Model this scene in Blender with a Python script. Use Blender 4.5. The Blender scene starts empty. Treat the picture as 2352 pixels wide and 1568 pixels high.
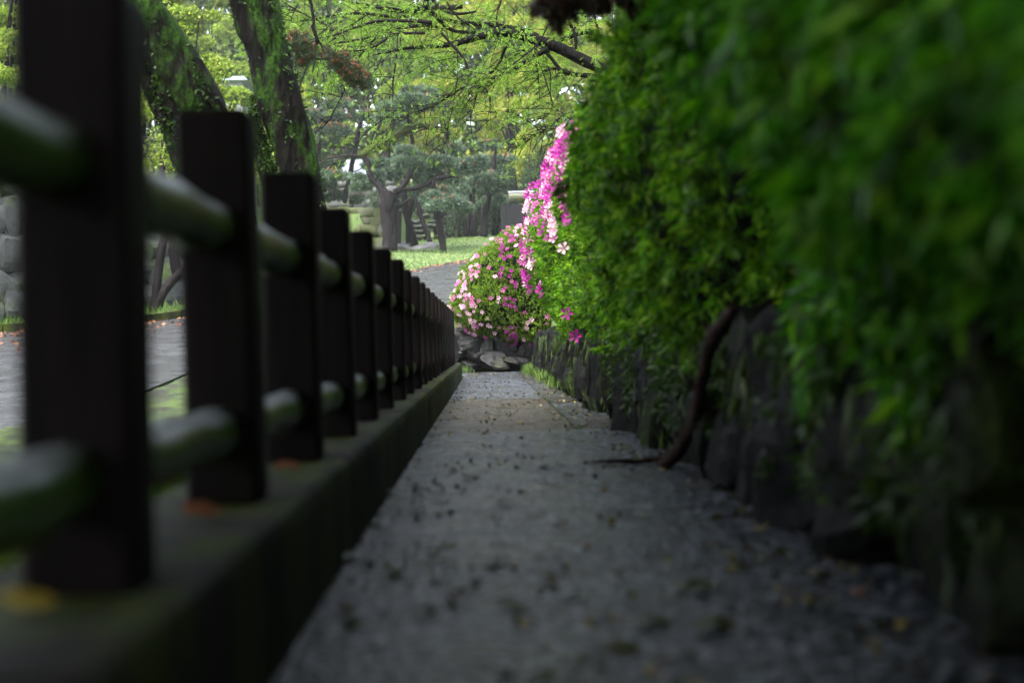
import bpy, math, random
import numpy as np
from mathutils import Vector, Matrix, noise
random.seed(7); RS = np.random.RandomState(7)
R = math.radians
sc = bpy.context.scene
COL = sc.collection

# ------------------------------------------------------------------ camera
FPX = 50.0 / 36.0 * 2352
cd = bpy.data.cameras.new("camera"); cam = bpy.data.objects.new("camera", cd); COL.objects.link(cam)
cd.lens = 50.0; cd.sensor_width = 36.0; cd.clip_start = 0.05; cd.clip_end = 2000
cam.location = (0, 0, 0.5)
Mrot = Matrix.Rotation(-61.0 / FPX, 4, 'Z') @ Matrix.Rotation(R(90) + 1.5 / FPX, 4, 'X') @ Matrix.Rotation(-0.025, 4, 'Z')
cam.rotation_euler = Mrot.to_euler()
cd.dof.use_dof = True; cd.dof.focus_distance = 20.0; cd.dof.aperture_fstop = 1.9; cd.dof.aperture_blades = 9
sc.camera = cam

# ------------------------------------------------------------------ light
w = bpy.data.worlds.new("World"); sc.world = w; w.use_nodes = True
nt = w.node_tree; nt.nodes.clear()
sky = nt.nodes.new("ShaderNodeTexSky"); sky.sky_type = 'NISHITA'; sky.sun_disc = False
sky.sun_elevation = R(58); sky.sun_rotation = R(215); sky.air_density = 1.0; sky.dust_density = 4.0; sky.ozone_density = 1.0
hsv = nt.nodes.new("ShaderNodeHueSaturation"); hsv.inputs['Saturation'].default_value = 0.42
bg = nt.nodes.new("ShaderNodeBackground"); bg.inputs[1].default_value = 0.15
wo = nt.nodes.new("ShaderNodeOutputWorld")
nt.links.new(sky.outputs[0], hsv.inputs['Color']); nt.links.new(hsv.outputs[0], bg.inputs[0]); nt.links.new(bg.outputs[0], wo.inputs[0])
sl = bpy.data.lights.new("sun", 'SUN'); sl.energy = 1.5; sl.angle = R(35); sl.color = (1.0, 0.97, 0.9)
so = bpy.data.objects.new("sun", sl); COL.objects.link(so)
# the sky's sun_rotation turns clockwise from +Y, elevation 58
_el, _az = R(58), R(215)
so.rotation_euler = Vector((math.sin(_az) * math.cos(_el), math.cos(_az) * math.cos(_el), math.sin(_el))).to_track_quat('Z', 'Y').to_euler()
sc.view_settings.view_transform = 'Standard'; sc.view_settings.look = 'None'
sc.view_settings.exposure = 2.4; sc.view_settings.gamma = 1.0; sc.view_settings.use_curve_mapping = False
sc.cycles.use_denoising = True
sc.cycles.max_bounces = 6; sc.cycles.diffuse_bounces = 3; sc.cycles.glossy_bounces = 2
sc.cycles.transmission_bounces = 4; sc.cycles.volume_bounces = 1; sc.cycles.transparent_max_bounces = 4
sc.cycles.sample_clamp_indirect = 4.0

# ------------------------------------------------------------------ helpers
def at(px, py, Y):
    """world point seen at (px, py) of the 2352x1568 picture, at depth Y along the path"""
    d = Mrot.to_3x3() @ Vector(((px - 1176) / FPX, -(py - 784) / FPX, -1.0))
    k = Y / d.y
    return Vector((d.x * k, d.y * k, 0.5 + d.z * k))

def link(o, parent=None):
    COL.objects.link(o)
    if parent is not None:
        o.parent = parent
    return o

def tag(o, label=None, cat=None, group=None, kind=None):
    if label: o["label"] = label
    if cat: o["category"] = cat
    if group: o["group"] = group
    if kind: o["kind"] = kind
    return o

def thing(name, label, cat, loc=(0, 0, 0), group=None):
    o = bpy.data.objects.new(name, None); o.location = loc; o.empty_display_size = .1
    COL.objects.link(o); tag(o, label, cat, group)
    bpy.context.view_layer.update() if False else None
    return o

def mesh_np(name, V, F, mat, smooth=False):
    V = np.asarray(V, dtype=np.float32).reshape(-1, 3); F = np.asarray(F, dtype=np.int32)
    me = bpy.data.meshes.new(name)
    n, k = F.shape
    me.vertices.add(len(V)); me.vertices.foreach_set("co", V.ravel())
    me.loops.add(n * k); me.loops.foreach_set("vertex_index", F.ravel())
    me.polygons.add(n); me.polygons.foreach_set("loop_start", np.arange(0, n * k, k, dtype=np.int32))
    me.polygons.foreach_set("loop_total", np.full(n, k, dtype=np.int32))
    me.polygons.foreach_set("use_smooth", np.full(n, smooth, dtype=bool))
    me.update(calc_edges=True); me.validate()
    if mat is not None: me.materials.append(mat)
    return me

class MB:
    """collects quads"""
    def __init__(s): s.v = []; s.f = []
    def add(s, vs, fs):
        b = len(s.v); s.v.extend([tuple(q) for q in vs]); s.f.extend([tuple(i + b for i in q) for q in fs])
    def box(s, x0, x1, y0, y1, z0, z1):
        s.add([(x0,y0,z0),(x1,y0,z0),(x1,y1,z0),(x0,y1,z0),(x0,y0,z1),(x1,y0,z1),(x1,y1,z1),(x0,y1,z1)],
              [(0,3,2,1),(4,5,6,7),(0,1,5,4),(1,2,6,5),(2,3,7,6),(3,0,4,7)])
    def tube(s, pts, rad, n=8, wob=0.0, cap=True):
        pts = [Vector(p) for p in pts]
        m = len(pts)
        if m < 2: return
        up = Vector((0.13, 0.2, 1)).normalized()
        vs = []
        t0 = (pts[1] - pts[0]).normalized()
        a = t0.cross(up)
        if a.length < .05: a = t0.cross(Vector((1, 0, 0)))
        a.normalize()
        for i in range(m):
            t = (pts[min(i+1, m-1)] - pts[max(i-1, 0)])
            if t.length < 1e-9: t = t0.copy()
            t.normalize()
            a = (a - t * a.dot(t)); a.normalize(); b = t.cross(a)
            r = rad[i] if hasattr(rad, '__len__') else rad
            for k in range(n):
                th = 2 * math.pi * k / n
                d = a * math.cos(th) + b * math.sin(th)
                rr = r
                if wob: rr = r * (1 + wob * noise.noise(pts[i] * (0.8 / max(r, .02) * .5) + d * 1.3))
                vs.append(pts[i] + d * rr)
        fs = []
        for i in range(m - 1):
            for k in range(n):
                k2 = (k + 1) % n
                fs.append((i*n+k, i*n+k2, (i+1)*n+k2, (i+1)*n+k))
        b0 = len(vs)
        if cap:
            vs.append(pts[0]); vs.append(pts[-1])
            for k in range(0, n, 2):
                fs.append((b0, (k+2) % n, (k+1) % n, k)) 
                fs.append((b0+1, (m-1)*n+k, (m-1)*n+(k+1) % n, (m-1)*n+(k+2) % n))
        s.add(vs, fs)
    def build(s, name, mat, parent=None, smooth=True):
        if not s.v: return None
        me = mesh_np(name, s.v, s.f, mat, smooth)
        return link(bpy.data.objects.new(name, me), parent)

def smooth_path(pts, sub=4):
    """Catmull-Rom through points (Vector-like, any length tuple)"""
    P = [np.array(p, dtype=float) for p in pts]
    if len(P) < 3: return [tuple(p) for p in P]
    P = [2*P[0]-P[1]] + P + [2*P[-1]-P[-2]]
    out = []
    for i in range(1, len(P)-2):
        for k in range(sub):
            t = k / sub
            out.append(.5*((2*P[i]) + (-P[i-1]+P[i+1])*t + (2*P[i-1]-5*P[i]+4*P[i+1]-P[i+2])*t*t + (-P[i-1]+3*P[i]-3*P[i+1]+P[i+2])*t**3))
    out.append(P[-2])
    return [tuple(p) for p in out]

def unit(a):
    return a / np.maximum(np.linalg.norm(a, axis=-1, keepdims=True), 1e-9)

def leaves_arr(P, D, L, W, fold=0.25, rs=RS):
    """folded diamond leaves: P base (N,3), D unit direction, L, W arrays"""
    N = len(P); L = np.broadcast_to(L, (N,)).reshape(N, 1); W = np.broadcast_to(W, (N,)).reshape(N, 1)
    r = rs.normal(size=(N, 3)); S = unit(np.cross(D, r)); Nn = np.cross(S, D)
    mid = P + D * L * .45
    v = np.stack([P, mid + S * W * .5 + Nn * W * fold, P + D * L, mid - S * W * .5 + Nn * W * fold], axis=1).reshape(-1, 3)
    i = np.arange(N)[:, None] * 4
    f = np.stack([i + np.array([0, 1, 2]), i + np.array([0, 2, 3])], axis=1).reshape(-1, 3)
    return v, f

def shoots(P, D, nl, L, W, spread=.8, rs=RS):
    """rosette of nl leaves at the tip of each shoot"""
    N = len(P)
    Pp = np.repeat(P, nl, axis=0); Dd = np.repeat(D, nl, axis=0)
    r = rs.normal(size=(N * nl, 3)); rad = unit(np.cross(Dd, r))
    d = unit(Dd * rs.uniform(.25, 1.1, (N*nl, 1)) + rad * spread)
    base = Pp - Dd * rs.uniform(0, 1, (N*nl, 1)) * L * .9
    sc_ = rs.uniform(.65, 1.15, N * nl)
    return leaves_arr(base, d, L * sc_, W * sc_, rs=rs)

def obj_np(name, VF, mat, parent=None, smooth=False, kind=None):
    me = mesh_np(name, VF[0], VF[1], mat, smooth)
    o = link(bpy.data.objects.new(name, me), parent)
    if kind: o["kind"] = kind
    return o

def cat(*vfs):
    V = []; F = []; b = 0
    for v, f in vfs:
        V.append(v); F.append(f + b); b += len(v)
    return np.concatenate(V), np.concatenate(F)

# ------------------------------------------------------------------ materials
def lnk(t, a, b): t.links.new(a, b)

def new_mat(name):
    m = bpy.data.materials.new(name); m.use_nodes = True
    t = m.node_tree; t.nodes.clear()
    out = t.nodes.new("ShaderNodeOutputMaterial"); p = t.nodes.new("ShaderNodeBsdfPrincipled")
    lnk(t, p.outputs[0], out.inputs[0])
    return m, t, p, out

def tex_noise(t, scale, detail=4, rough=.6, vec=None, stretch=None):
    n = t.nodes.new("ShaderNodeTexNoise"); n.inputs['Scale'].default_value = scale
    n.inputs['Detail'].default_value = detail; n.inputs['Roughness'].default_value = rough
    g = t.nodes.new("ShaderNodeNewGeometry")
    src = g.outputs['Position']
    if stretch:
        mp = t.nodes.new("ShaderNodeMapping"); mp.inputs['Scale'].default_value = stretch
        lnk(t, src, mp.inputs[0]); src = mp.outputs[0]
    lnk(t, src, n.inputs['Vector'])
    return n

def ramp(t, src, stops):
    r = t.nodes.new("ShaderNodeValToRGB")
    e = r.color_ramp.elements
    while len(e) < len(stops): e.new(.5)
    for i, (p, c) in enumerate(stops):
        e[i].position = p; e[i].color = (*c, 1) if len(c) == 3 else c
    lnk(t, src, r.inputs[0])
    return r

def mix(t, fac, a, b, mode='MIX'):
    m = t.nodes.new("ShaderNodeMix"); m.data_type = 'RGBA'; m.blend_type = mode
    for s, v in ((m.inputs[0], fac), (m.inputs[6], a), (m.inputs[7], b)):
        if hasattr(v, 'is_linked'): lnk(t, v, s)
        elif isinstance(v, (int, float)): s.default_value = v
        else: s.default_value = (*v, 1)
    return m.outputs[2]

def bump(t, p, src, strength=.5, dist=.01, prev=None):
    b = t.nodes.new("ShaderNodeBump"); b.inputs['Strength'].default_value = strength; b.inputs['Distance'].default_value = dist
    lnk(t, src, b.inputs['Height'])
    if prev is not None: lnk(t, prev, b.inputs['Normal'])
    lnk(t, b.outputs[0], p.inputs['Normal'])
    return b.outputs[0]

def mat_stone(name, c0, c1, moss=None, moss_amt=.5, scale=3, rough=.75, bs=14, bd=.02, streak=None, spec=.4, moss2=None):
    m, t, p, o = new_mat(name)
    n = tex_noise(t, scale, 6, .65); c = ramp(t, n.outputs[0], [(.3, c0), (.7, c1)]).outputs[0]
    f = tex_noise(t, bs * 3, 4, .7); c = mix(t, .5, c, ramp(t, f.outputs[0], [(.3, (.35,)*3), (.7, (1, 1, 1))]).outputs[0], 'MULTIPLY')
    if moss:
        k = tex_noise(t, scale * .8, 5, .65, stretch=streak)
        mc = ramp(t, f.outputs[0], [(.3, tuple(x*.5 for x in moss)), (.7, moss2 or moss)]).outputs[0]
        fac = ramp(t, k.outputs[0], [(1 - moss_amt - .06, (0, 0, 0)), (1 - moss_amt + .08, (1, 1, 1))]).outputs[0]
        c = mix(t, fac, c, mc)
    lnk(t, c, p.inputs['Base Color']); p.inputs['Roughness'].default_value = rough; p.inputs['Specular IOR Level'].default_value = spec
    b1 = tex_noise(t, bs, 6, .7); bump(t, p, b1.outputs[0], .9, bd)
    return m

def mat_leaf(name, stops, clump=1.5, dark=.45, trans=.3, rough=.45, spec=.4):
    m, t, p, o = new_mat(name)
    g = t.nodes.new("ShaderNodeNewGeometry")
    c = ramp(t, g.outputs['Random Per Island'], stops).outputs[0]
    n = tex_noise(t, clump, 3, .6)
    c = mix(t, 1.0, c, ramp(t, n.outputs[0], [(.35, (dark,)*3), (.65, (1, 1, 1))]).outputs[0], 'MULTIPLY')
    lnk(t, c, p.inputs['Base Color']); p.inputs['Roughness'].default_value = rough; p.inputs['Specular IOR Level'].default_value = spec
    tr = t.nodes.new("ShaderNodeBsdfTranslucent"); lnk(t, mix(t, 1.0, c, (1.0, 1.15, .5), 'MULTIPLY'), tr.inputs[0])
    ms = t.nodes.new("ShaderNodeMixShader"); ms.inputs[0].default_value = trans
    lnk(t, p.outputs[0], ms.inputs[1]); lnk(t, tr.outputs[0], ms.inputs[2]); lnk(t, ms.outputs[0], o.inputs[0])
    return m

def mat_bark(name, c0, c1, moss=None, amt=.4, rough=.7, sc_=6, bd=.03, moss2=None):
    m, t, p, o = new_mat(name)
    n = tex_noise(t, sc_, 6, .7, stretch=(1, 1, .25)); c = ramp(t, n.outputs[0], [(.3, c0), (.7, c1)]).outputs[0]
    if moss:
        k = tex_noise(t, sc_ * .5, 6, .7, stretch=(1, 1, .5))
        fac = ramp(t, k.outputs[0], [(1 - amt - .05, (0, 0, 0)), (1 - amt + .07, (1, 1, 1))]).outputs[0]
        f = tex_noise(t, 40, 3, .6)
        c = mix(t, fac, c, ramp(t, f.outputs[0], [(.35, tuple(x*.4 for x in moss)), (.7, moss2 or moss)]).outputs[0])
    lnk(t, c, p.inputs['Base Color']); p.inputs['Roughness'].default_value = rough; p.inputs['Specular IOR Level'].default_value = .06
    v = t.nodes.new("ShaderNodeTexVoronoi"); v.inputs['Scale'].default_value = sc_ * 3
    mp = t.nodes.new("ShaderNodeMapping"); mp.inputs['Scale'].default_value = (1, 1, .3)
    g = t.nodes.new("ShaderNodeNewGeometry"); lnk(t, g.outputs['Position'], mp.inputs[0]); lnk(t, mp.outputs[0], v.inputs['Vector'])
    b = bump(t, p, v.outputs['Distance'], .8, bd); n2 = tex_noise(t, sc_ * 8, 4, .7); bump(t, p, n2.outputs[0], .5, bd * .4, b)
    return m

M = {}
# fence posts: dark stained timber-look
m, t, p, o = new_mat("post_wood"); 
n = tex_noise(t, 30, 6, .7, stretch=(1, 1, .08)); c = ramp(t, n.outputs[0], [(.3, (.003, .002, .002)), (.7, (.0115, .008, .0082))]).outputs[0]
k = tex_noise(t, 3.2, 5, .7, stretch=(1, 1, .3)); c = mix(t, ramp(t, k.outputs[0], [(.60, (0,0,0)), (.75, (1,1,1))]).outputs[0], c, (.007, .018, .003))
lnk(t, c, p.inputs['Base Color']); p.inputs['Specular IOR Level'].default_value = .08; p.inputs['Roughness'].default_value = .6; bump(t, p, n.outputs[0], .5, .004); M['post'] = m
M['rail'] = mat_stone("rail_wood", (.10, .11, .11), (.20, .22, .22), (.05, .12, .012), .42, 4, .5, 30, .004, moss2=(.09, .19, .02), streak=(1, .3, 1))
# rail: moss sits on its sides, a pale sky highlight is painted along the wet top
m, t, p, o = new_mat("rail_mossy"); g = t.nodes.new("ShaderNodeNewGeometry"); sx = t.nodes.new("ShaderNodeSeparateXYZ"); lnk(t, g.outputs['Normal'], sx.inputs[0])
n = tex_noise(t, 9, 5, .7)
ad = t.nodes.new("ShaderNodeMath"); ad.operation = 'MULTIPLY_ADD'; ad.inputs[1].default_value = .7; lnk(t, n.outputs[0], ad.inputs[0]); lnk(t, sx.outputs[2], ad.inputs[2])
f = ramp(t, ad.outputs[0], [(.92, (1, 1, 1)), (1.12, (0, 0, 0))]).outputs[0]
fn = tex_noise(t, 70, 4, .7)
cm = ramp(t, fn.outputs[0], [(.3, (.008, .022, .002)), (.7, (.05, .11, .006))]).outputs[0]
cb = ramp(t, n.outputs[0], [(.3, (.10, .12, .12)), (.7, (.42, .47, .48))]).outputs[0]
lnk(t, mix(t, f, cb, cm), p.inputs['Base Color']); p.inputs['Roughness'].default_value = .3; bump(t, p, fn.outputs[0], .5, .004); M['rail'] = m

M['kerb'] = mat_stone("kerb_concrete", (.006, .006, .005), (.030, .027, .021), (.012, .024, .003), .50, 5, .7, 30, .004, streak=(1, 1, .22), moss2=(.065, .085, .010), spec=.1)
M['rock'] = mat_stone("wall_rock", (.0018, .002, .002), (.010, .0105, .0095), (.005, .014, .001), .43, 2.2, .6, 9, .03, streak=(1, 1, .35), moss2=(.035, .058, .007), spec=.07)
M['end_rock'] = mat_stone("end_rock", (.006, .006, .007), (.026, .025, .026), (.02, .028, .005), .42, 2.0, .5, 9, .03, streak=(1, 1, .35), moss2=(.05, .06, .012), spec=.5)
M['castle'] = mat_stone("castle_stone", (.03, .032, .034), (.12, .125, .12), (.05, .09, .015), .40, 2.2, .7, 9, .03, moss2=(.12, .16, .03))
M['mossrock'] = mat_stone("mossy_stone", (.022, .023, .022), (.08, .08, .075), (.03, .04, .008), .55, 1.5, .8, 9, .04, moss2=(.07, .085, .015))
M['step'] = mat_stone("step_stone", (.010, .011, .010), (.045, .046, .044), (.02, .03, .008), .5, 2, .7, 9, .03)
M['soil'] = mat_stone("dark_soil", (.006, .006, .005), (.02, .018, .012), (.01, .018, .005), .4, 3, .9, 9, .03)
M['boulder'] = mat_stone("grey_boulder", (.07, .07, .075), (.2, .2, .21), None, 0, 3, .5, 9, .02)
M['bark'] = mat_bark("mossy_bark", (.0012, .001, .0009), (.006, .005, .004), (.007, .026, .002), .47, moss2=(.03, .08, .005))
M['pinebark'] = mat_bark("pine_bark", (.005, .004, .0045), (.020, .017, .018), sc_=3, bd=.05)
M['mossbark'] = mat_bark("mossy_pine_bark", (.006, .005, .005), (.022, .018, .016), (.02, .032, .005), .6, sc_=2, bd=.05, moss2=(.05, .065, .012))
M['limb'] = mat_bark("dark_limb_bark", (.0015, .0013, .0013), (.006, .005, .005), (.006, .014, .002), .40, sc_=10, bd=.015)
M['twig'] = mat_bark("twig_bark", (.005, .004, .004), (.015, .012, .012), sc_=20, bd=.004)
M['stick'] = mat_bark("dead_branch_bark", (.008, .005, .004), (.035, .022, .017), sc_=14, bd=.01)

# wet exposed-aggregate path
def mat_ground(name, base0, base1, speck, aggr=160, rough=(.2, .46), bd=.004, stain=(.018, .013, .007), stain_amt=.42, spec=.16, seams=None):
    m, t, p, o = new_mat(name)
    v = t.nodes.new("ShaderNodeTexVoronoi"); v.inputs['Scale'].default_value = aggr
    g = t.nodes.new("ShaderNodeNewGeometry"); lnk(t, g.outputs['Position'], v.inputs['Vector'])
    c = ramp(t, v.outputs['Color'], [(.2, base0), (.62, base1), (.95, speck)]).outputs[0]
    n = tex_noise(t, 1.1, 6, .7); st = ramp(t, n.outputs[0], [(1 - stain_amt - .05, (0,)*3), (1 - stain_amt + .15, (1,)*3)]).outputs[0]
    c = mix(t, mix(t, 1.0, st, (.65,)*3, 'MULTIPLY'), c, stain)
    n3 = tex_noise(t, 6, 5, .7); c = mix(t, .6, c, ramp(t, n3.outputs[0], [(.3, (.45,)*3), (.7, (1.2,)*3)]).outputs[0], 'MULTIPLY')
    lnk(t, c, p.inputs['Base Color'])
    n2 = tex_noise(t, 2.5, 5, .65); rr = ramp(t, n2.outputs[0], [(.35, (rough[0],)*3), (.65, (rough[1],)*3)]).outputs[0]
    lnk(t, rr, p.inputs['Roughness']); p.inputs['Specular IOR Level'].default_value = spec
    b = bump(t, p, v.outputs['Distance'], .6, bd); bump(t, p, n3.outputs[0], .3, bd * 2, b)
    return m
M['path'] = mat_ground("path_aggregate", (.003, .004, .006), (.017, .020, .026), (.34, .38, .44), aggr=70, bd=.010)
M['pathdark'] = mat_ground("path_asphalt", (.003, .0035, .005), (.016, .018, .021), (.30, .31, .34), aggr=65, stain_amt=.5)
M['pathmud'] = mat_ground("path_muddy", (.004, .004, .004), (.020, .019, .018), (.34, .34, .34), aggr=70, bd=.010, stain=(.030, .018, .008), stain_amt=.60)
M['road'] = mat_ground("road_asphalt", (.035, .037, .042), (.06, .062, .068), (.12, .12, .13), aggr=90, rough=(.14, .34), bd=.0015, stain=(.035, .03, .022), stain_amt=.36, spec=.55)
m, t, p, o = new_mat("grass_ground"); n = tex_noise(t, .5, 6, .7); n2 = tex_noise(t, 30, 3, .7)
c = ramp(t, n.outputs[0], [(.36, (.075, .14, .035)), (.5, (.12, .19, .05)), (.62, (.17, .21, .07)), (.75, (.15, .11, .06))]).outputs[0]
c = mix(t, .6, c, ramp(t, n2.outputs[0], [(.3, (.35,)*3), (.7, (1.1,)*3)]).outputs[0], 'MULTIPLY')
lnk(t, c, p.inputs['Base Color']); p.inputs['Roughness'].default_value = .85; bump(t, p, n2.outputs[0], .8, .04); M['grass'] = m
M['blade'] = mat_leaf("grass_blades", [(0, (.05, .11, .02)), (.6, (.10, .19, .03)), (1, (.17, .22, .05))], 1.0, .7)
M['lawnblade'] = mat_leaf("lawn_blades", [(0, (.07, .14, .035)), (.6, (.12, .2, .05)), (1, (.2, .22, .08))], .5, .7)
# hedge leaves
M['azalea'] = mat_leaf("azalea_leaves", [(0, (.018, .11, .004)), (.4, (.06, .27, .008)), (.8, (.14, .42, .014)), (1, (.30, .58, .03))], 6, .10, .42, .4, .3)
M['azalea_sun'] = mat_leaf("azalea_sunlit_leaves", [(0, (.035, .14, .004)), (.4, (.10, .31, .008)), (.8, (.24, .50, .014)), (1, (.42, .62, .04))], 6, .14, .42, .45, .25)  # lighter copy of the azalea leaves, stronger light put into the colour
M['azalea_end'] = mat_leaf("azalea_end_leaves", [(0, (.03, .08, .012)), (.4, (.12, .25, .018)), (.8, (.24, .38, .026)), (1, (.40, .48, .06))], 6, .5, .42, .5, .25)
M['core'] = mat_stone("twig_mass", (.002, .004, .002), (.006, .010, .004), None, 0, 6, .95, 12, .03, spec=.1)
M['pine'] = mat_leaf("pine_needles", [(0, (.05, .09, .062)), (.6, (.11, .165, .115)), (1, (.20, .26, .19))], .8, .6, .2, .6, .2)
M['pinenear'] = mat_leaf("near_pine_needles", [(0, (.015, .035, .015)), (.6, (.035, .065, .025)), (1, (.06, .09, .04))], 2, .6, .2, .5, .3)
M['fresh'] = mat_leaf("fresh_leaflets", [(0, (.10, .20, .03)), (.5, (.18, .32, .04)), (1, (.30, .44, .08))], 1.5, .75, .5, .5, .2)
M['spring'] = mat_leaf("spring_leaves", [(0, (.12, .20, .035)), (.5, (.24, .34, .05)), (1, (.42, .47, .11))], .35, .4, .45, .6, .15)
M['spring2'] = mat_leaf("yellow_spring_leaves", [(0, (.24, .29, .045)), (.5, (.42, .46, .07)), (1, (.60, .58, .15))], .35, .45, .45, .6, .15)
M['wood_leaf'] = mat_leaf("woodland_leaves", [(0, (.045, .09, .03)), (.6, (.11, .17, .05)), (1, (.2, .27, .07))], .16, .35, .35, .6, .15)
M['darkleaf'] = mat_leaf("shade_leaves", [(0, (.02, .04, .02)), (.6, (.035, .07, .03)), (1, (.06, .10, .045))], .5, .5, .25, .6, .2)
M['canopy'] = mat_leaf("canopy_leaves", [(0, (.02, .05, .01)), (.6, (.05, .11, .015)), (1, (.09, .16, .03))], 1, .6, .3)
M['ivy'] = mat_leaf("ivy_leaves", [(0, (.014, .04, .006)), (.6, (.035, .085, .012)), (1, (.08, .14, .02))], 4, .5, .3)
M['hang'] = mat_leaf("hanging_moss", [(0, (.02, .045, .008)), (.6, (.06, .10, .02)), (1, (.13, .17, .05))], 4, .5, .3)
M['redcone'] = mat_leaf("pine_flowers", [(0, (.16, .05, .025)), (1, (.32, .12, .05))], 4, .7, .15)
M['redleaf'] = mat_leaf("dark_red_leaves", [(0, (.02, .012, .006)), (.6, (.03, .02, .008)), (1, (.09, .03, .015))], 4, .7, .2)
M['litter'] = mat_leaf("leaf_litter", [(0, (.07, .022, .010)), (.5, (.20, .06, .022)), (1, (.30, .14, .06))], 4, .8, .1)
M['pathlitter'] = mat_leaf("path_litter", [(0, (.012, .012, .006)), (.45, (.035, .035, .012)), (.72, (.10, .055, .02)), (.9, (.16, .14, .025)), (1, (.36, .30, .07))], 4, .8, .1)

def mat_plain(name, col, rough=.6, trans=0, var=.2, scale=20, spec=.4, bd=.003):
    m, t, p, o = new_mat(name)
    n = tex_noise(t, scale, 5, .65); c = ramp(t, n.outputs[0], [(.3, tuple(x*(1-var) for x in col)), (.7, tuple(min(1, x*(1+var)) for x in col))]).outputs[0]
    lnk(t, c, p.inputs['Base Color']); p.inputs['Roughness'].default_value = rough; p.inputs['Specular IOR Level'].default_value = spec
    bump(t, p, n.outputs[0], .4, bd)
    if trans:
        tr = t.nodes.new("ShaderNodeBsdfTranslucent"); lnk(t, c, tr.inputs[0])
        ms = t.nodes.new("ShaderNodeMixShader"); ms.inputs[0].default_value = trans
        lnk(t, p.outputs[0], ms.inputs[1]); lnk(t, tr.outputs[0], ms.inputs[2]); lnk(t, ms.outputs[0], o.inputs[0])
    return m
M['magenta'] = mat_plain("magenta_petal", (.34, .006, .24), .55, .35, .25, 60)
M['pink'] = mat_plain("pink_petal", (.56, .12, .36), .55, .35, .2, 60)
M['pale'] = mat_plain("pale_pink_petal", (.74, .44, .56), .55, .35, .12, 60)
M['plaster'] = mat_plain("white_plaster", (.26, .28, .31), .7, var=.06, scale=2)
M['roof'] = mat_plain("grey_roof", (.17, .20, .25), .45, var=.1, scale=3)
M['glass'] = mat_plain("dark_glass", (.03, .04, .05), .1, var=.1)
M['dark_wood'] = mat_plain("dark_board", (.004, .0045, .006), .95, var=.3, scale=8)
M['beam'] = mat_stone("weathered_beam", (.05, .055, .04), (.13, .135, .11), (.03, .045, .01), .48, 9, .5, 40, .006, moss2=(.07, .09, .02))
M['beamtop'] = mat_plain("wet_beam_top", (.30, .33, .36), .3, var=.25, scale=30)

# ------------------------------------------------------------------ terrain
def sp(x, k=1.5):
    return np.where(x / k > 30, x, k * np.log1p(np.exp(np.clip(x / k, -40, 30))))
def tz(y):
    y = np.asarray(y, dtype=float)
    return .085 * sp(y - 12) + .035 * sp(y - 50) - .07 * sp(y - 72, 2) + .25 * sp(y - 100, 4)
def sstep(a, b, x):
    t_ = np.clip((x - a) / (b - a), 0, 1); return t_ * t_ * (3 - 2 * t_)
def ground_z(x, y):
    x = np.asarray(x, dtype=float); y = np.asarray(y, dtype=float)
    z = tz(y)
    s = sstep(-.75, -2.2, x)
    front = z * s - .03
    right = sstep(.98, 1.14, x)
    front = front * (1 - right) + np.maximum(.44, z) * right
    back = sstep(24.55, 24.95, y)
    return front * (1 - back) + np.maximum(z, .5) * back
gx = np.concatenate([np.linspace(-76, -45, 6), np.linspace(-42, -4, 60), np.linspace(-3.6, 3, 90), np.linspace(3.5, 40, 55), np.linspace(46, 76, 6)])
gy = np.concatenate([np.linspace(-19, -6, 8), np.linspace(-5, 24.2, 70), np.linspace(24.4, 25.2, 12), np.linspace(25.6, 100, 140), np.linspace(103, 158, 25)])
X, Y = np.meshgrid(gx, gy); Z = ground_z(X, Y)
Z = np.where(Y > 170, tz(170) + 0 * Z, Z)
far = sstep(56, 62, Y) + sstep(-6.5, -8, X) * sstep(26, 30, Y)
Z = Z + np.clip(far, 0, 1) * .12 * np.sin(X * .7 + Y * .31) * np.sin(Y * .23 - X * .2)
V = np.stack([X, Y, Z], -1).reshape(-1, 3)
nx, ny = len(gx), len(gy)
ii = (np.arange(ny - 1)[:, None] * nx + np.arange(nx - 1)[None, :]).reshape(-1)
F = np.stack([ii, ii + 1, ii + nx + 1, ii + nx], 1)
g = obj_np("ground", (V, F), M['grass'], smooth=True); tag(g, "grassy ground rising gently beyond the road", kind="structure")

# mossy verge between kerb and road
def sheet(name, xs, ys, mat, dz, fn=None, kind="structure", keep=None, nz=0):
    X, Y = np.meshgrid(xs, ys); Z = ground_z(X, Y) + dz if fn is None else fn(X, Y)
    if nz:
        Z = Z + nz * np.array([noise.noise(Vector((x * 5, y * 5, 0))) for x, y in zip(X.ravel(), Y.ravel())]).reshape(X.shape)
    V = np.stack([X, Y, Z], -1).reshape(-1, 3); nx, ny = len(xs), len(ys)
    ii = (np.arange(ny - 1)[:, None] * nx + np.arange(nx - 1)[None, :]).reshape(-1)
    F = np.stack([ii, ii + 1, ii + nx + 1, ii + nx], 1)
    if keep is not None:
        cx = V[F].mean(1); F = F[keep(cx[:, 0], cx[:, 1])]
    o = obj_np(name, (V, F), mat, smooth=True); o["kind"] = kind
    return o
m, t, p, o = new_mat("moss_verge"); n = tex_noise(t, 3, 6, .7); n2 = tex_noise(t, 60, 3, .7)
c = ramp(t, n.outputs[0], [(.38, (.02, .017, .012)), (.50, (.03, .055, .008)), (.66, (.10, .16, .016))]).outputs[0]
c = mix(t, .7, c, ramp(t, n2.outputs[0], [(.3, (.3,)*3), (.7, (1.1,)*3)]).outputs[0], 'MULTIPLY')
lnk(t, c, p.inputs['Base Color']); p.inputs['Roughness'].default_value = .9; bump(t, p, n2.outputs[0], .8, .02); M['verge'] = m
v = sheet("verge", np.linspace(-3.0, -.60, 40), np.linspace(-4, 24.5, 160), M['verge'], .05, nz=.05)
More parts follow.
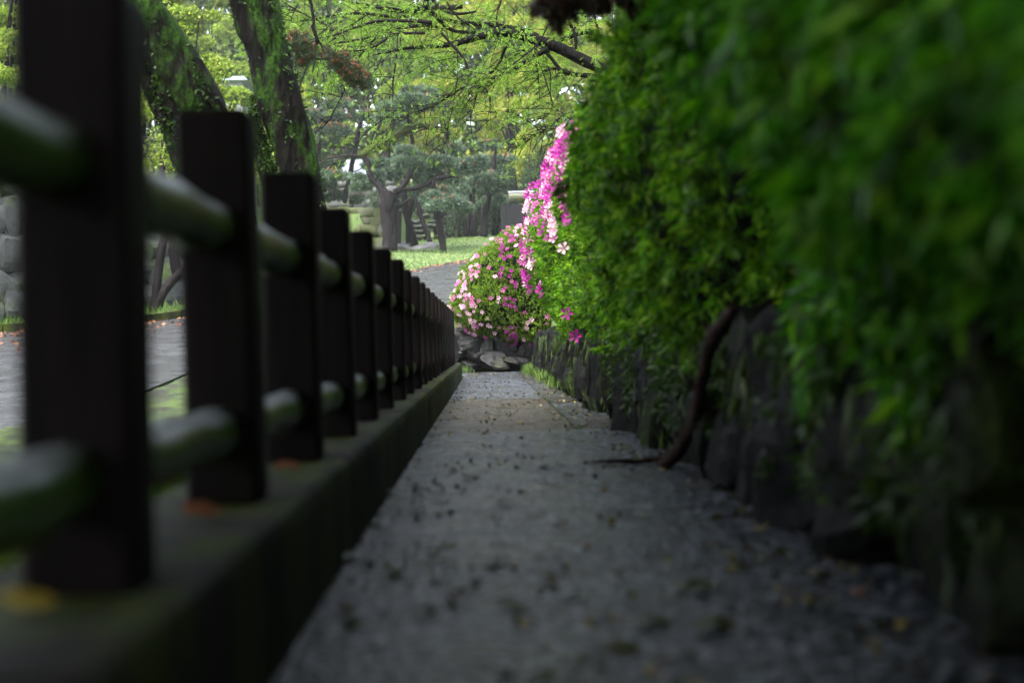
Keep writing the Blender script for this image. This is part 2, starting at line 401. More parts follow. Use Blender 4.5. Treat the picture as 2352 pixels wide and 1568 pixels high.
tag(v, "mossy verge between the timber fence and the road")

# road: everything between the verge and the far kerb line
KERB = [(-30, 11.0), (-13, 18.6), (-7.4, 22.0), (-5.4, 23.9), (-4.2, 29), (-3.3, 36), (-2.4, 44), (-1.9, 49), (-.6, 53), (3, 56), (30, 61)]
kx = [q[0] for q in KERB]; ky = [q[1] for q in KERB]
def in_road(x, y):
    lim = np.interp(x, kx, ky)
    r = (y < lim) & ((x < -2.9) | (y > 26.2)) 
    return r
rx = np.linspace(-30, 30, 301); ry = np.linspace(-6, 62, 341)
# fit the road's own edge lines: snap rows to the kerb line
def road_mesh():
    V = []; F = []
    us = np.linspace(-30, 30, 260)
    for u in us:
        lim = float(np.interp(u, kx, ky))
        lo = -6.0 if u < -2.9 else 26.2
        ys = np.linspace(lo, lim, 110)
        for y in ys: V.append((u, y, float(ground_z(u, y)) + .025 + .004))
    m_ = 110
    for i in range(len(us) - 1):
        for k in range(m_ - 1):
            a = i * m_ + k
            if us[i] < -2.9 <= us[i+1]: continue
            F.append((a, a + m_, a + m_ + 1, a + 1))
    return np.array(V), np.array(F)
road = obj_np("road", road_mesh(), M['road'], smooth=True); tag(road, "wet grey asphalt road climbing past the fence", kind="structure")

# far kerb
kb = MB(); 
ksm = smooth_path(KERB[1:], 8)
road_kerb = thing("road_kerb", "low dark kerb along the far edge of the wet road", "kerb")
prev = None; acc = 0
def seg_block(mb, a, b, wd, h, zoff=0):
    a = Vector(a); b = Vector(b); d = (b - a).normalized(); n_ = Vector((-d.y, d.x))
    za, zb = float(ground_z(a.x, a.y)) + zoff, float(ground_z(b.x, b.y)) + zoff
    P = [a, b, b + n_ * wd, a + n_ * wd]
    zz = [za, zb, zb, za]
    mb.add([(q.x, q.y, z - .05) for q, z in zip(P, zz)] + [(q.x, q.y, z + h) for q, z in zip(P, zz)],
           [(0,3,2,1),(4,5,6,7),(0,1,5,4),(1,2,6,5),(2,3,7,6),(3,0,4,7)])
for i in range(len(ksm) - 1):
    a, b = np.array(ksm[i]), np.array(ksm[i+1]); L = np.linalg.norm(b - a); nn = max(1, int(L / 1.2))
    for k in range(nn):
        p0 = a + (b - a) * (k / nn); p1 = a + (b - a) * ((k + .97) / nn)
        if p0[1] > 31 or p0[0] < -11: continue
        mb = MB(); seg_block(mb, p0, p1, .16, .15); mb.build("kerb_stone", M['step'] if False else M['kerb'], road_kerb, False)

# path slabs
PX0, PX1 = -.335, .90
path = thing("path", "narrow wet grey aggregate path between fence and hedge", "path"); path["kind"] = "structure"; 
del path["category"]
joints = [-3.0, 1.15, 4.2, 8.0, 12.6, 17.4, 21.5, 24.9]
for a, b in zip(joints[:-1], joints[1:]):
    for (x0, x1, mm) in ((PX0, .50, 'path'), (.512, PX1 + .3, 'pathdark')) if b > 8.1 else ((PX0, PX1 + .3, 'path'),):
        xs = np.linspace(x0, x1, 14 if b <= 8.1 else 8); ys = np.linspace(a + .006, b - .006, max(4, int((b - a) / .12)))
        if b > 24: xs = np.linspace(x0 - 1.6 if x0 < 0 else x0, x1, 14)
        XX, YY = np.meshgrid(xs, ys)
        ZZ = 0.004 * np.array([noise.noise(Vector((x * 3, y * 3, 3))) for x, y in zip(XX.ravel(), YY.ravel())]).reshape(XX.shape)
        V = np.stack([XX, YY, ZZ], -1).reshape(-1, 3); nx, ny = len(xs), len(ys)
        ii = (np.arange(ny - 1)[:, None] * nx + np.arange(nx - 1)[None, :]).reshape(-1)
        obj_np("slab", (V, np.stack([ii, ii + 1, ii + nx + 1, ii + nx], 1)), M['pathmud' if (a == 8.0 and mm == 'path') else mm], path, True)

# ------------------------------------------------------------------ kerb plinth under the fence
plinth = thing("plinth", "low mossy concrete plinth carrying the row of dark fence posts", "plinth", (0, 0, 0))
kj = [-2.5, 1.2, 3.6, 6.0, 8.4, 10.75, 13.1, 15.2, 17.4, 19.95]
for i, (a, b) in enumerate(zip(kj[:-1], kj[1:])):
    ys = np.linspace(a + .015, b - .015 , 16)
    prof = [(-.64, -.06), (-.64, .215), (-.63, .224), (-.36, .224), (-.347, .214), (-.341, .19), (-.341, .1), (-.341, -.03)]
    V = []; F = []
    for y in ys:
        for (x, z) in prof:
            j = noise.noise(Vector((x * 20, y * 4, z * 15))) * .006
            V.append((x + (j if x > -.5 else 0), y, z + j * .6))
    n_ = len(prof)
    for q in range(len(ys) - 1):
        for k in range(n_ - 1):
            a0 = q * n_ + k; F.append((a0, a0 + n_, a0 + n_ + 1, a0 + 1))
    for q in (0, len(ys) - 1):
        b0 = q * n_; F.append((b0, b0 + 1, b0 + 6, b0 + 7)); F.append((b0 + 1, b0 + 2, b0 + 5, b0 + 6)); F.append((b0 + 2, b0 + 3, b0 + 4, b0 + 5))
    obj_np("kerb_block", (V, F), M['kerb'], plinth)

# ------------------------------------------------------------------ fence
fence = thing("timber_fence", "long dark square-post fence with two round mossy rails beside the path", "fence", (-.477, 0, .22))
fence_loc = Vector(fence.location)
PW = .13; ZT = .927; ZB = .218
post_y = [1.75 - .13 - .91 * 2 + .91 * i for i in range(22)]
def post_mesh():
    import bmesh
    bm = bmesh.new(); bmesh.ops.create_cube(bm, size=1)
    bmesh.ops.scale(bm, vec=(PW, PW, ZT - ZB), verts=bm.verts)
    bmesh.ops.bevel(bm, geom=[e for e in bm.edges], offset=.018, segments=3, affect='EDGES', profile=.6)
    bmesh.ops.translate(bm, vec=(0, 0, (ZT - ZB) / 2), verts=bm.verts)
    me = bpy.data.meshes.new("post"); bm.to_mesh(me); bm.free(); me.materials.append(M['post']); 
    for pl in me.polygons: pl.use_smooth = False
    return me
pm = post_mesh()
for i, y in enumerate(post_y):
    o = link(bpy.data.objects.new("post", pm), fence)
    o.location = Vector((-.472 + random.uniform(-.003, .003), y + PW / 2, ZB + random.uniform(-.006, .004))) - fence_loc
    o.rotation_euler = (random.uniform(-.009, .009), random.uniform(-.009, .009), random.choice((0, 1, 2, 3)) * math.pi / 2 + random.uniform(-.015, .015))
rails = {}
for zc in (.716, .35):
    for v_ in range(2):
        mb = MB(); L = .91 - PW + .02
        pts = [(0, L * k / 8, .004 * math.sin(k * 1.7 + v_)) for k in range(9)]
        mb.tube([Vector(q) for q in pts], [.045 + .003 * math.sin(k * 2.1 + v_ * 2) for k in range(9)], 16, .06)
        rails[(zc, v_)] = mesh_np("rail", mb.v, mb.f, M['rail'], True)
    for i, y in enumerate(post_y[:-1]):
        o = link(bpy.data.objects.new("rail", rails[(zc, i % 2)]), fence)
        o.location = Vector((-.478, y + PW - .01, zc + random.uniform(-.004, .004))) - fence_loc

# ------------------------------------------------------------------ rocks
def rock_mesh(name, mat, seed, sub=2, boxy=.55, amp=.16, sm=True):
    import bmesh
    bm = bmesh.new(); bmesh.ops.create_cube(bm, size=2)
    bmesh.ops.subdivide_edges(bm, edges=bm.edges[:], cuts=sub, use_grid_fill=True)
    off = Vector((seed * 7.3, seed * 3.1, seed * 1.7))
    for v in bm.verts:
        s = v.co.normalized() * 1.25
        v.co = v.co.lerp(s, 1 - boxy)
        v.co += v.co.normalized() * (noise.noise(v.co * .9 + off) * amp * 1.2)
    rr_ = random.Random(seed * 13 + 1)
    for k in range(9):
        pn = Vector((rr_.gauss(0, 1), rr_.gauss(0, 1), rr_.gauss(0, 1))).normalized(); pd = rr_.uniform(.78, 1.12) if boxy > .58 else rr_.uniform(.68, 1.0)
        for v in bm.verts:
            e = v.co.dot(pn) - pd
            if e > 0: v.co -= pn * e * .93
    for v in bm.verts:
        v.co += v.co.normalized() * noise.noise(v.co * 2.6 + off) * amp * .28 + v.co.normalized() * noise.noise(v.co * 7 + off) * amp * .12
        v.co *= .56
    me = bpy.data.meshes.new(name); bm.to_mesh(me); bm.free(); me.materials.append(mat)
    for pl in me.polygons: pl.use_smooth = sm
    return me

def place(me, name, parent, loc, scale, rot=(0, 0, 0), ploc=(0, 0, 0)):
    o = link(bpy.data.objects.new(name, me), parent)
    o.location = Vector(loc) - Vector(ploc); o.scale = scale; o.rotation_euler = rot
    return o

# right retaining wall: leaning slabs of rock, along the path
rw = thing("retaining_wall", "dark mossy rough rock retaining wall under the hedge beside the path", "retaining wall", (1.0, 0, 0))
wl = Vector(rw.location)
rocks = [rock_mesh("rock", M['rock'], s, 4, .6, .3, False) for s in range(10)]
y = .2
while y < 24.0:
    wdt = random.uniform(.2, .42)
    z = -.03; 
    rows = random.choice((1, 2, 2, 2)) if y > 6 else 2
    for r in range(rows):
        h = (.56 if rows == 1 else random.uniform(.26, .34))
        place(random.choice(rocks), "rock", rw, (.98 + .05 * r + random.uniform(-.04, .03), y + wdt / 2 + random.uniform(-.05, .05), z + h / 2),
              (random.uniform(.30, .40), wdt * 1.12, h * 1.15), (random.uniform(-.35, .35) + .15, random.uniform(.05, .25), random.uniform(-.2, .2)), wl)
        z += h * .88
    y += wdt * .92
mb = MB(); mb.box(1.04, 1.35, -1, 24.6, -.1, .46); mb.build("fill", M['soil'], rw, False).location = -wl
# rocks closing the end of the path
ew = thing("end_rock_wall", "dark boulder wall closing the far end of the path under pink azalea", "rock wall", (0, 24.6, 0))
el = Vector(ew.location)
erocks = [rock_mesh("boulder", M['end_rock'], 20 + s, 6, .66, .34, False) for s in range(6)]
E = [(1052,812,30,30),(1092,800,46,44),(1075,838,34,22),(1118,800,30,52),(1138,828,44,30),(1165,800,36,60),(1192,835,46,20),(1186,800,30,34),(1215,800,34,40),(1222,838,30,22),(1250,805,34,56),(1025,800,36,56),(985,790,44,70),(1145,778,40,30),(1085,770,50,28),(1040,775,40,30),(1235,775,50,40),(930,780,70,70)]
for i, (cx, cy, w_, h_) in enumerate(E):
    Yd = 24.55 + random.uniform(-.12, .15) + (0.1 if cy < 790 else -.1); c_ = at(cx, cy, Yd); s_ = Yd / FPX
    place(erocks[i % 6], "boulder", ew, c_, (w_ * s_ * 1.35, .5, h_ * s_ * 1.35), (random.uniform(-.2, .2), random.uniform(-.35, .35), random.uniform(-.4, .4)), el)
mb = MB(); mb.box(-2.6, 1.4, 24.75, 25.1, -.1, .5); mb.build("fill", M['soil'], ew, False).location = -el

def stone_wall(root, A, B, z0f, H, sw, mats, batter=.15, depth=.35, seed=1, name="stone", jit=.12, rowmul=.75):
    rnd = random.Random(seed)
    A = Vector(A); B = Vector(B); L = (B - A).length; d = (B - A).normalized(); n_ = Vector((d.y, -d.x))
    ang = math.atan2(d.y, d.x); loc = Vector(root.location)
    z = 0
    while z < H:
        h = sw * rowmul * rnd.uniform(.75, 1.25); h = min(h, H - z + .05); s = -rnd.uniform(0, sw)
        while s < L:
            ww = sw * rnd.uniform(.6, 1.5); c = s + ww / 2
            if 0 < c < L:
                q = A + d * c - n_ * (batter * z)
                zc = z0f(q.x, q.y) + z + h / 2 + rnd.uniform(-.1, .1) * h
                o = place(rnd.choice(mats), name, root, (q.x, q.y, zc), (ww * 1.04, depth * rnd.uniform(.9, 1.2), h * 1.08),
                          (rnd.uniform(-.06, .06), rnd.uniform(-jit, jit), ang + rnd.uniform(-.06, .06)), loc)
            s += ww
        z += h * .97

gz = lambda x, y: float(ground_z(x, y))
cw = thing("castle_wall", "tall pale dry-stone castle wall with moss in the joints beyond the road", "stone wall", (-8, 24, 1))
cst = [rock_mesh("stone", M['castle'], 40 + s, 4, .72, .2, False) for s in range(8)]
stone_wall(cw, (-11.5, 17.5), (-5.0, 30.5), gz, 3.3, .72, cst, .12, .4, 3)
def slab_behind(root, A, B, z0f, H, off, th, mat, name="fill", batter=.12):
    A = Vector(A); B = Vector(B); d = (B - A).normalized(); n_ = Vector((-d.y, d.x)); vs = []
    for (q, s0) in ((A, 0), (B, 0)):
        z = z0f(q.x, q.y)
        for (o_, zz) in ((off, -.3), (off + th, -.3), (off + batter * H + th, H), (off + batter * H, H)):
            pnt = q + n_ * o_; vs.append((pnt.x, pnt.y, z + zz))
    mb = MB(); mb.add(vs, [(0,1,2,3),(4,7,6,5),(0,4,5,1),(1,5,6,2),(2,6,7,3),(3,7,4,0)])
    o = mb.build(name, mat, root, False); o.location = -Vector(root.location)
slab_behind(cw, (-11.5, 17.5), (-5.0, 30.5), gz, 3.15, .06, .6, M['soil'])

# mossy retaining wall left of the main pine + grass on top
mw = thing("mossy_terrace_wall", "low mossy stone terrace wall behind the large forked pine", "stone wall", (-6, 64, 4))
mst = [rock_mesh("stone", M['mossrock'], 60 + s, 2, .6, .2, True) for s in range(6)]
pA = at(640, 560, 66); pB = at(900, 560, 62)
stone_wall(mw, (pA.x, pA.y), (pB.x, pB.y), gz, 1.75, .62, mst, .1, .45, 5)
slab_behind(mw, (pA.x, pA.y), (pB.x, pB.y), gz, 1.7, .08, .5, M['soil'], batter=.1)
# terrace lawn
zt = gz(pB.x, pB.y) + 1.72
mb = MB(); mb.add([(pA.x - 6, pA.y + .4, zt - .05), (pB.x, pB.y + .4, zt - .05), (pB.x + .6, 80, zt + 1.2), (pA.x - 8, 80, zt + 1.2),
                   (pA.x - 6, pA.y + .4, zt - 2), (pB.x, pB.y + .4, zt - 2), (pB.x + .6, 80, zt - 2), (pA.x - 8, 80, zt - 2)], [(0,1,2,3),(5,4,7,6),(4,5,1,0),(5,6,2,1),(6,7,3,2),(7,4,0,3)])
o = mb.build("terrace", M['grass'], None, False); tag(o, "raised grass terrace above the mossy wall", kind="structure")

# rough stone steps / terraces in the shade behind the pines
ss = thing("stone_steps", "rough stone steps in shade behind the leaning pine trunks", "steps", (-3, 72, 4))
sst = [rock_mesh("block", M['step'], 80 + s, 2, .8, .1, True) for s in range(5)]
for row in range(6):
    for k in range(9):
        px = 915 + k * 13 + random.uniform(-3, 3); py = 545 - row * 12 + random.uniform(-2, 2)
        Yd = 70 + row * .5; c_ = at(px, py, Yd); s_ = Yd / FPX
        if random.random() < .3: continue
        place(random.choice(sst), "block", ss, c_, (random.uniform(12, 22) * s_, .6, random.uniform(8, 11) * s_), (0, random.uniform(-.06, .06), random.uniform(-.2, .2)), Vector(ss.location))

# flat boulders on the lawn
bms = [rock_mesh("boulder", M['boulder'], 100 + s, 5, .45, .2, True) for s in range(4)]
for i, (px, py, w_, h_, lab) in enumerate([
        (962, 579, 30, 11, "low grey boulder lying on the lawn left of the pair before the leaning trunks"),
        (985, 576, 34, 15, "long tilted grey boulder on the lawn beside the short pine trunk"),
        (930, 580, 36, 13, "flat grey boulder on the lawn right of the large forked pine"),
        (925, 567, 30, 11, "flat pale grey boulder lying behind another right of the forked pine")]):
    Yd = 61 if py > 570 else 64; c_ = at(px, py, Yd); s_ = Yd / FPX
    c_.z = gz(c_.x, c_.y) + h_ * s_ * .35
    o = place(bms[i], "boulder", None, c_, (w_ * s_ * 1.1, .55, h_ * s_ * 1.2), (0, .1 * (-1) ** i, .3 * i)); tag(o, lab, "boulder")

# ------------------------------------------------------------------ hedges
def nz(p, f, off=0): return noise.noise(Vector((p[0] * f + off, p[1] * f, p[2] * f)))

def hedge(name, label, y0, y1, prof, nshoot, nl, L, W, mat, hang=.3, lump=.16, seed=1, flowers=None, endr=.6, xfn=None, freq=1.5, spread=.8):
    """prof: cross-section (x, z) from the lip over the wall to the back of the top"""
    rs = np.random.RandomState(seed)
    root = thing(name, label, "azalea hedge", (1.3, (y0 + y1) / 2, .45), "azalea bushes above the rock wall")
    loc = np.array(root.location)
    pr = np.array(prof, dtype=float); seg = np.linalg.norm(np.diff(pr, axis=0), axis=1); cum = np.concatenate([[0], np.cumsum(seg)])
    def surf(u, y, shrink=0.0):
        s = u * cum[-1]; x = np.interp(s, cum, pr[:, 0]); z = np.interp(s, cum, pr[:, 1])
        # round the two ends of the bush
        e = np.clip(np.minimum(y - y0, y1 - y) / endr, 0, 1); k = np.sqrt(1 - (1 - e) ** 2)
        cx, cz = 1.45, 1.15
        k = .35 + .65 * k
        if xfn is not None: x = x + xfn(y)
        x = cx + (x - cx) * k * (1 - shrink); z = cz + (z - cz) * (k * .6 + .4) * (1 - shrink)
        return np.stack([x, y, z], -1)
    def normal(u, y):
        a = surf(np.clip(u + .02, 0, 1), y) - surf(np.clip(u - .02, 0, 1), y); b = surf(u, y + .05) - surf(u, y - .05)
        return unit(np.cross(b, a)) * -1
    u = rs.uniform(0, 1, nshoot); y = rs.uniform(y0, y1, nshoot)
    P = surf(u, y); N = normal(u, y)
    cen = np.stack([np.full(nshoot, 1.45), y, np.full(nshoot, 1.2)], -1)
    N = np.where(((P - cen) * N).sum(1, keepdims=True) < 0, -N, N)
    d1 = np.array([nz(q, freq, seed) for q in P]); d2 = np.array([nz(q, freq * 3.2, seed + 9) for q in P])
    depth = rs.exponential(.05, nshoot)
    off = d1 * lump + d2 * lump * .5 - np.minimum(depth, .18)
    P = P + N * off[:, None]
    down = np.array([0, 0, -1.0]); up = np.array([0, 0, 1.0])
    D = unit(N * .9 + rs.normal(size=(nshoot, 3)) * .35 + np.where(N[:, 2:3] > .2, up * .5, down * hang) + np.array([0, -.1, 0]))
    obj_np("foliage", shoots(P - loc, D, nl, L, W, spread, rs=rs), mat, root, kind="stuff")
    # dark inner twig mass
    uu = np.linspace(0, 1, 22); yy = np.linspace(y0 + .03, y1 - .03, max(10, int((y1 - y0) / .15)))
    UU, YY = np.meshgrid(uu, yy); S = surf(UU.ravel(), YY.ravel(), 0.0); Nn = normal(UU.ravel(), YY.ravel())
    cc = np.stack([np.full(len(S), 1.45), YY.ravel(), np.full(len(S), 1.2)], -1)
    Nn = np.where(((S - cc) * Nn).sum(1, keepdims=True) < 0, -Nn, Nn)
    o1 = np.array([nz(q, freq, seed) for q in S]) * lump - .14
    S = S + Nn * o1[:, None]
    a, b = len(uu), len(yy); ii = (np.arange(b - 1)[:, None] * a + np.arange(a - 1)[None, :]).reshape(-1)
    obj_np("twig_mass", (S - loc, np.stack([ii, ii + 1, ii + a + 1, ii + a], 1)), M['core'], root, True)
    return root, surf, normal, d1

def flower_mesh(mat, seed):
    rnd = random.Random(seed); vs = []; fs = []
    for k in range(5):
        a = 2 * math.pi * k / 5 + rnd.uniform(-.1, .1); w_ = .34
        def pt(r, da, h): return (r * math.cos(a + da), r * math.sin(a + da), h)
        b = len(vs); tw = rnd.uniform(-.1, .15)
        vs += [(0, 0, 0), pt(.35, -w_ * .9, .42), pt(.35, w_ * .9, .42), pt(.85, -w_ * 1.05, .62 + tw), pt(.85, w_ * 1.05, .62 + tw), pt(1.05, 0, .55 + tw), pt(.55, 0, .42)]
        fs += [(b, b+1, b+6), (b, b+6, b+2), (b+1, b+3, b+6), (b+6, b+3, b+5), (b+6, b+5, b+4), (b+6, b+4, b+2)]
    return mesh_np("flower", np.array(vs), np.array(fs), mat, False)
FM = {k: [flower_mesh(M[k], s + 5) for s in range(3)] for k in ('magenta', 'pink', 'pale')}

def put_flower(root, P, N, kind, size, rnd):
    o = link(bpy.data.objects.new("flower", rnd.choice(FM[kind])), root)
    o.location = Vector(P) - Vector(root.location)
    n_ = (Vector(N) + Vector((rnd.uniform(-.5, .5), rnd.uniform(-.9, .1), rnd.uniform(-.4, .5)))).normalized()
    o.rotation_euler = n_.to_track_quat('Z', 'Y').to_euler(); o.scale = (size,) * 3

profD = [(.86, .36), (.72, .54), (.62, .85), (.57, 1.3), (.60, 1.7), (.72, 2.05), (.98, 2.3), (1.5, 2.45), (2.2, 2.4)]
profC = [(.84, .42), (.70, .60), (.58, .9), (.54, 1.3), (.57, 1.7), (.70, 2.0), (.92, 2.2), (1.4, 2.32), (2.2, 2.3)]
profB = [(.84, .46), (.72, .60), (.60, .85), (.50, 1.25), (.48, 1.6), (.54, 1.95), (.78, 2.2), (1.3, 2.3), (2.2, 2.3)]
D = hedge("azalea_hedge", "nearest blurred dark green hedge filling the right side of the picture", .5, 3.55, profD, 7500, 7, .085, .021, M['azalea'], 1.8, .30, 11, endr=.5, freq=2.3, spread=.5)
tw = hedge("azalea_hedge", "dark hedge backing added in the shaded gap between the two nearest green bushes", 2.8, 5.2, [(q[0] + .38, q[1]) for q in profC], 1500, 6, .05, .014, M['darkleaf'], .9, .2, 15, endr=.3, freq=2.4)  # backing added for the gap, its shade put into the dark leaf colour
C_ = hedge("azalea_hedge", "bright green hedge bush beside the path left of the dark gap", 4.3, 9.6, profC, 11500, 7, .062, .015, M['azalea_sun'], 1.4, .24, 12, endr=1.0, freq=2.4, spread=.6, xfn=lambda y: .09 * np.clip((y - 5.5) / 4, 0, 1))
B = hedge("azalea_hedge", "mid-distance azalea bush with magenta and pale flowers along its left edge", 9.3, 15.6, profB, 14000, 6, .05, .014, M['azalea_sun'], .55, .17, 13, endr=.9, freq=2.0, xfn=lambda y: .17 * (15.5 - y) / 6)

rnd = random.Random(5)
# flowers of the mid bush, thick towards its far end and top, few elsewhere
nfl = 0
while nfl < 284:
    v_ = rnd.random() * .93; yy = 1 / (1 / 15.5 + v_ * (1 / 9.7 - 1 / 15.5)); uu = rnd.uniform(.16, .66)
    if rnd.random() < v_ * .62: continue
    if v_ > .3: uu = rnd.uniform(.3, .56)
    kk = rnd.random(); base = 'magenta' if kk < .60 else ('pink' if kk < .76 else 'pale')
    for c in range(rnd.choice((1, 2, 3, 4))):
        y2 = min(15.5, yy + rnd.gauss(0, .06)); u2 = uu + rnd.gauss(0, .012)
        P = B[1](np.array([u2]), np.array([y2]))[0]; N = np.array([-.8, -.4, .3])
        P = P + N * (nz(P, 2.0, 13) * .17 + .075)
        if (P[2] - .5) / P[1] * FPX > 500: continue
        put_flower(B[0], P, N, base if rnd.random() < .8 else rnd.choice(['pale', 'pink', 'magenta']), rnd.uniform(.032, .052), rnd); nfl += 1
for (px, py, Yd, kind) in [(1303, 372, 10.5, 'pale'), (1298, 380, 10.5, 'pale'), (1310, 368, 10.5, 'pale'), (1297, 572, 10.6, 'pale'), (1325, 773, 9.9, 'magenta'), (1303, 721, 10.8, 'magenta'), (1300, 380, 10.6, 'pink')]:
    put_flower(B[0], at(px, py, Yd), (-.7, -.7, .1), kind, .05, rnd)

# end bush across the path's end
def dome(name, label, cen, rad, nshoot, nl, L, W, mat, seed, lump=.1, group=None, catg="azalea bush"):
    rs = np.random.RandomState(seed); cen = np.array(cen, float); rad = np.array(rad, float)
    root = thing(name, label, catg, (cen[0], cen[1], .5), group); loc = np.array(root.location)
    d = unit(rs.normal(size=(nshoot * 2, 3))); d = d[(d[:, 1] < .45)][:nshoot]
    def surf(d):
        a = np.abs(d); k = 1 / np.power((a ** 2.6).sum(1), 1 / 2.6)
        P = cen + d * rad * k[:, None]
        P[:, 2] += (P[:, 0] - cen[0]) * .42 * (P[:, 2] > cen[2])
        return P
    P = surf(d); N = unit(d / rad)
    off = np.array([nz(q, 2.3, seed) for q in P]) * lump + np.array([nz(q, 7, seed) for q in P]) * lump * .5 - np.minimum(rs.exponential(.04, len(P)), .15)
    P = P + N * off[:, None]
    D_ = unit(N + rs.normal(size=P.shape) * .35 + np.array([0, -.1, .15]))
    obj_np("foliage", shoots(P - loc, D_, nl, L, W, rs=rs), mat, root, kind="stuff")
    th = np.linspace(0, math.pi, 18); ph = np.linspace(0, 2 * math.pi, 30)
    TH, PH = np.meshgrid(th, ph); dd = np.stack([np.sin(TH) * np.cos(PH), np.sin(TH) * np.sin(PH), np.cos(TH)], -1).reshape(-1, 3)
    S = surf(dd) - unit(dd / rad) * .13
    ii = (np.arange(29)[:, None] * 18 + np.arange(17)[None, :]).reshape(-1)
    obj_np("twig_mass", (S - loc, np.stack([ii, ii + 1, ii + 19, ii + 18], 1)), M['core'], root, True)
    return root, surf, N
A = dome("azalea_bush", "rounded pink and magenta flowering azalea closing the far end of the path", (.60, 24.5, 1.45), (1.14, 1.0, .98), 12500, 6, .046, .013, M['azalea_end'], 21, .17)
n_f = 0
while n_f < 298:
    d = np.array([[rnd.uniform(-1, .6), -rnd.uniform(.2, 1), rnd.uniform(-.95, 1)]]); d = unit(d); P = A[1](d)[0]; N = d[0]
    xr = (P[0] + .5) / 1.7; zr = (P[2] - .5) / 2.1
    # magenta drift through the middle, pale at the left and along the top
    mag = math.exp(-((P[0] - (.42 + .15 * (1.4 - P[2]) * .4)) / .14) ** 2); pal = math.exp(-((P[0] + .38) / .3) ** 2) * .6 + (.9 if zr > .80 else 0) + (.25 if zr < .25 else 0)
    if rnd.random() > max(mag * .95, pal, .10): continue
    if mag > .4 and zr < .85: kind = 'magenta' if rnd.random() < .85 else 'pink'
    elif zr > .75: kind = rnd.choice(['pink', 'magenta', 'pale', 'pale', 'pink'])
    else: kind = rnd.choice(['pale', 'pale', 'pink'])
    P = P + N * (nz(P, 2.3, 21) * .12 + .03)
    put_flower(A[0], P, N, kind, rnd.uniform(.028, .046), rnd); n_f += 1

# ------------------------------------------------------------------ trees
def random_branch(mb, p, d, L, r, depth, rs, droop=0.0, tips=None, n=5, split=3, wig=.25, minr=.004):
    k = 5; pts = [p.copy()]; rad = [r]; q = p.copy(); dd = d.normalized()
    for i in range(k):
        dd = (dd + Vector(rs.normal(size=3)) * wig + Vector((0, 0, -droop))).normalized()
        q = q + dd * (L / k); pts.append(q.copy()); rad.append(max(minr, r * (1 - .75 * (i + 1) / k)))
        if tips is not None and depth <= 1: tips.append((q.copy(), dd.copy()))
    mb.tube(pts, rad, n, 0, False)
    if depth > 0:
        for s in range(split):
            j = rs.randint(1, k + 1); nd = (dd + Vector(rs.normal(size=3)) * .8).normalized()
            random_branch(mb, pts[j], nd, L * rs.uniform(.45, .7), rad[j] * .7, depth - 1, rs, droop, tips, max(3, n - 1), split, wig, minr)

def px_path(pts, Yd, w=None):
    return [at(a, b, Yd if not hasattr(Yd, '__len__') else Yd[i]) for i, (a, b) in enumerate(pts)]

def trunk_tube(mb, pts_px, widths_px, Yd, n=14, wob=.25, sub=4, base=False):
    P = [];
    for i, (a, b) in enumerate(pts_px):
        yy = Yd[i] if hasattr(Yd, '__len__') else Yd
        q = at(a, b, yy); P.append((q.x, q.y, q.z, widths_px[i] * .5 * yy / FPX))
    S = smooth_path(P, sub)
    mb.tube([Vector(s[:3]) for s in S], [max(.003, s[3]) for s in S], n, wob)
    return [Vector(s[:3]) for s in S]

def leaf_blob(cs, rads, n, L, W, rs, flat=False):
    """leaves in the volume of several ellipsoids, denser near the shell"""
    out = []
    tot = sum(r[0] * r[1] for r in rads)
    for c, r in zip(cs, rads):
        k = max(20, int(n * r[0] * r[1] / tot)); d = unit(rs.normal(size=(k, 3))); rr = rs.uniform(.35, 1, (k, 1)) ** .6
        P = np.array(c) + d * rr * np.array(r)
        D_ = unit(rs.normal(size=(k, 3)) + d * .5)
        out.append(leaves_arr(P, D_, L * rs.uniform(.6, 1.3, k), W * rs.uniform(.6, 1.3, k)))
    return cat(*out)

